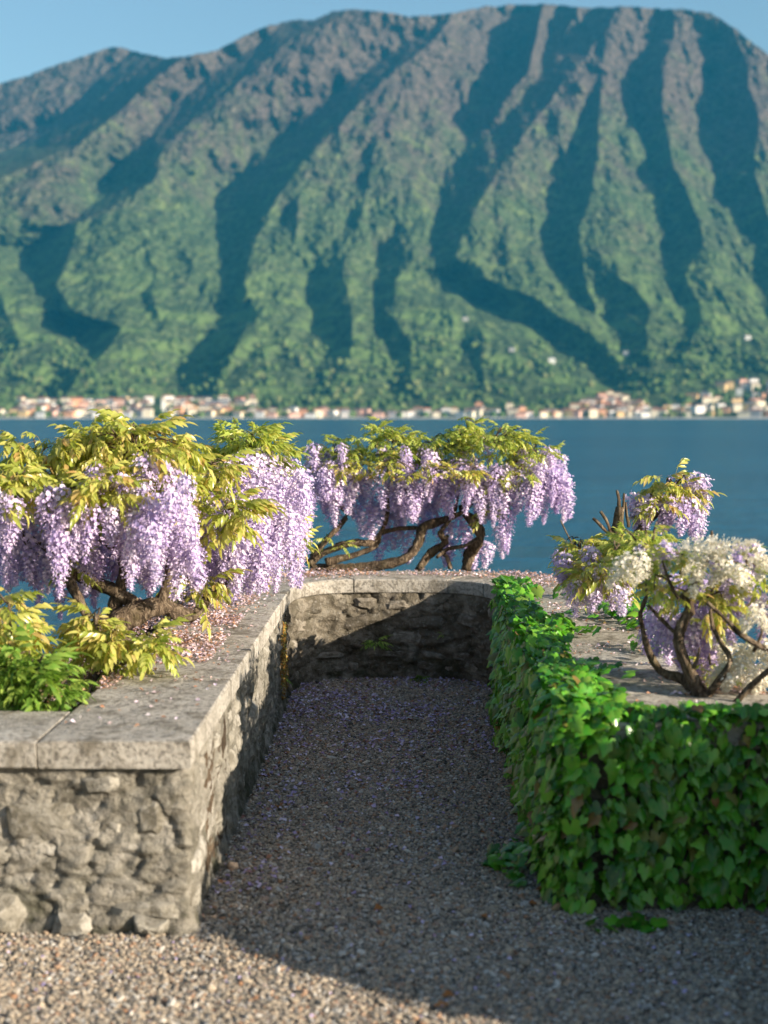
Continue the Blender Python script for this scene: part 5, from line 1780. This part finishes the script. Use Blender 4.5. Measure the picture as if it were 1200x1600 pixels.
def house(px, py, w, h, wall, roof, kind, label, group, rot=0.0, deep=.8, windows=(3, 2), name='house', cat='house'):
    """px, py: foot of the house on the slope; w, h in metres"""
    g = mountain_point(px, py)
    root = thing(name, label, cat, g, group)
    root.rotation_euler = (0, 0, rot)
    a, b = house_meshes(kind)
    wl_ = link('wall', col_mesh(a, WM[wall]), root, scale=(w, w * deep, h))
    link('roof', col_mesh(b, RM[roof]), root, scale=(w, w * deep, h))
    nx, nz = windows
    for i in range(nx):
        for j in range(nz):
            o = link('window', WINM, root)
            sx = (i + .5) / nx - .5
            o.location = (sx * w * .9, 0, h * (.22 + .66 * (j + .35) / nz))
            o.scale = (w * (3.0 / nx) * .9 if nx > 2 else w, w * deep, h * 2.0 / (nz + .6) * .9)
    return root


rt = random.Random(19)
ZONES = [   # px range, py range of the feet, number, words for the place, size range
    ((-60, 30), (652, 650), 8, 'west of the village bay', (14, 21)),
    ((30, 235), (652.5, 630), 58, 'before the tall tower', (13, 22)),
    ((262, 400), (652.5, 626), 38, 'beside the long hall', (13, 21)),
    ((400, 690), (653, 648), 26, 'in the thin middle row', (13, 21)),
    ((690, 860), (653, 646), 15, 'under the meadow hill', (13, 21)),
    ((860, 1035), (652.5, 615), 52, 'climbing the green hill', (13, 21)),
    ((1035, 1270), (652.5, 598), 60, 'in the easternmost village', (13, 22)),
]
HOUSES = []
for (xa, xb), (ya, yb), n, place, (wa_, wb_) in ZONES:
    placed = []
    tries = 0
    while len(placed) < n and tries < 4000:
        tries += 1
        u = rt.random()
        px = xa + (xb - xa) * rt.random()
        py = ya + (yb - ya) * u ** 1.25
        w = rt.uniform(wa_, wb_)
        if any(abs(px - q[0]) < (w + q[2]) * .30 and abs(py - q[1]) < 3.6 for q in placed): continue
        if 860 <= px < 1035 and py < 652 - 34 * max(0, 1 - abs(px - 955) / 85): continue
        if px >= 1035 and py < 640 - 42 * min(1, max(0, (px - 1040) / 110)): continue
        placed.append((px, py, w))
    for px, py, w in sorted(placed, key=lambda q: q[1]):
        wall = rt.choices(('cream', 'white', 'ochre', 'pink', 'grey', 'salmon'), (5, 5, 2.4, 2.6, 1.6, 1.3))[0]
        roof = rt.choices(('terracotta', 'brown', 'slate'), (3, 3, 1))[0]
        HOUSES.append((px, py, w, rt.uniform(8.0, 14.0), wall, roof, rt.choice(('hip', 'gable')), place, rt.uniform(-.5, .5), rt.choice((2, 3))))
ORD = ('first', 'second', 'third', 'fourth', 'fifth', 'sixth', 'seventh', 'eighth', 'ninth', 'tenth', 'eleventh', 'twelfth', 'thirteenth', 'fourteenth', 'fifteenth')
by = {}
for hs in sorted(HOUSES):
    by.setdefault((hs[4], hs[5], hs[7]), []).append(hs)
LABEL = {}
for (wall, roof, place), lst in by.items():
    for k, hs in enumerate(lst):
        LABEL[hs] = ('%s %s roofed house %s' % (wall, roof, place)) if len(lst) == 1 else ('%s from the left of %s %s roofed houses %s' % (ORD[k], wall, roof, place))
for hs in HOUSES:
    px, py, w, h, wall, roof, kind, place, rot, nz = hs
    house(px, py, w, h, wall, roof, kind, LABEL[hs], 'houses ' + place, rot=rot, windows=(3, nz))

# single buildings one can pick out
house(340, 641, 42, 15, 'grey', 'slate', 'gable', 'long pale grey hall with a slate roof above the far village', None, windows=(8, 3), deep=.4, name='hall', cat='hall')
house(352, 648, 28, 13, 'salmon', 'terracotta', 'hip', 'salmon villa on the lakefront in front of the long grey hall', None, windows=(5, 3), deep=.6, name='villa', cat='villa')
house(415, 652, 24, 11, 'ochre', 'brown', 'hip', 'broad ochre villa standing alone at the water beyond the long hall', None, windows=(5, 2), deep=.6, name='villa', cat='villa')
house(232, 652, 16, 15, 'cream', 'brown', 'hip', 'tall cream villa at the water beside the slender church tower', None, windows=(3, 4), name='villa', cat='villa')
house(748, 640, 14, 12, 'salmon', 'terracotta', 'hip', 'salmon house above the thin lakefront row under the town hill', None, windows=(3, 3), name='villa', cat='villa')
house(796, 640, 13, 11, 'cream', 'brown', 'hip', 'cream house beside the salmon house under the town hill', None, windows=(3, 3), name='villa', cat='villa')
house(862, 566, 15, 9, 'white', 'slate', 'hip', 'lone white house high on the green hill above the lakeside town', None, windows=(3, 2), name='villa', cat='villa')
house(978, 555, 12, 8, 'grey', 'slate', 'gable', 'lone grey farmhouse on the dark ridge beyond the white hill house', None, windows=(3, 2), name='farmhouse', cat='house')
house(1168, 530, 13, 8, 'white', 'brown', 'gable', 'small white farmhouse in trees high above the easternmost village', None, windows=(3, 2), name='farmhouse', cat='house')
house(800, 548, 13, 6, 'grey', 'slate', 'gable', 'low grey barn in the meadow near the lone white hill house', None, windows=(3, 1), name='barn', cat='barn')
house(727, 500, 14, 6, 'grey', 'slate', 'gable', 'low grey barn on the shoulder of the green hill', None, windows=(3, 1), name='barn', cat='barn')


def church(px, py, label, h=30):
    g = mountain_point(px, py)
    root = thing('church_tower', label, 'tower', g)
    def box(nm, x, y, z0, z1, mat):
        V = [(sx * x, sy * y, z) for z in (z0, z1) for sx, sy in ((-1, -1), (1, -1), (1, 1), (-1, 1))]
        return link(nm, np_mesh(nm, V, [[0, 1, 5, 4], [1, 2, 6, 5], [2, 3, 7, 6], [3, 0, 4, 7], [4, 5, 6, 7]], False), root, mat)
    box('shaft', 3.0, 3.0, -3, h * .72, WM['white'])
    box('cornice', 3.5, 3.5, h * .72, h * .75, WM['grey'])
    belfry = box('belfry', 2.7, 2.7, h * .75, h * .9, WM['cream'])
    V = [(-3, -3, h * .9), (3, -3, h * .9), (3, 3, h * .9), (-3, 3, h * .9), (0, 0, h * 1.12)]
    link('spire', np_mesh('spire', V, [[0, 1, 4], [1, 2, 4], [2, 3, 4], [3, 0, 4]], False), root, RM['brown'])
    V = [(-.9, -2.76, h * .78), (.9, -2.76, h * .78), (.9, -2.76, h * .87), (-.9, -2.76, h * .87)]
    link('bell_opening', np_mesh('bell_opening', V, [[0, 1, 2, 3]], False), belfry, WIN)


church(255, 648, 'tall slender pale church tower rising over the far village roofs', 36)
church(985, 646, 'short white church tower at the foot of the town on the green hill', 17)

# quay along the water
V = []; Fc = []
xs = np.arange(-1600, 1900, 25.0)
for k, xq in enumerate(xs):
    zt = -1.2 + .5 * math.sin(xq * .05)
    V += [(xq, SHORE - 2, -4), (xq, SHORE - 2, zt), (xq, SHORE + 12, zt + .3)]
for k in range(len(xs) - 1):
    a = k * 3
    Fc += [[a, a + 3, a + 4, a + 1], [a + 1, a + 4, a + 5, a + 2]]
tag(link('quay', np_mesh('quay', V, Fc, False), mat=WM['grey']), 'grey stone quay running along the far shore', 'quay')

# trees of the shore and the lower slopes: crowns beyond counting, one mass
def crowns():
    bm = bmesh.new(); bmesh.ops.create_icosphere(bm, subdivisions=2, radius=1.0)
    base = np.array([v.co[:] for v in bm.verts]); tri = np.array([[v.index for v in f.verts] for f in bm.faces]); bm.free()
    n = 2600
    px = rng.uniform(-150, 1400, n)
    u = rng.random(n) ** 1.5
    py = 652.5 - u * 120
    # clumps
    f = fbm2(px / 34.0, py / 12.0, 3, 91)
    ok = (f > -.05) | (rng.random(n) < .12)
    px, py = px[ok], py[ok]; n = len(px)
    D = mountain_depth(px, py)
    s = rng.uniform(4.0, 8.0, n)
    VV, FF = [], []
    for k in range(n):
        p = at_y(px[k], py[k], D[k])
        j = 1 + .28 * rng.standard_normal(len(base))[:, None] * .6
        v = base * j * np.array([s[k], s[k], s[k] * rng.uniform(.8, 1.5)]) + np.array([p.x, p.y - 1, p.z + s[k] * .5])
        VV.append(v); FF.append(tri + k * len(base))
    me = np_mesh('woodland', np.concatenate(VV), np.concatenate(FF))
    k = NT('tree_crowns')
    r_ = k.rnd()
    nn = k.noise(k.pos(), .35, 3, .6)
    c = k.ramp(r_, [(0, (.06, .10, .035)), (.5, (.10, .155, .055)), (.8, (.15, .20, .07)), (1, (.19, .20, .09))])
    c = k.mix(k.ramp(nn, [(.35, .6), (.6, 0)]), c, (.02, .035, .015))
    tag(link('woodland', me, mat=k.surface(c, 1, 0)), kind='stuff')


crowns()
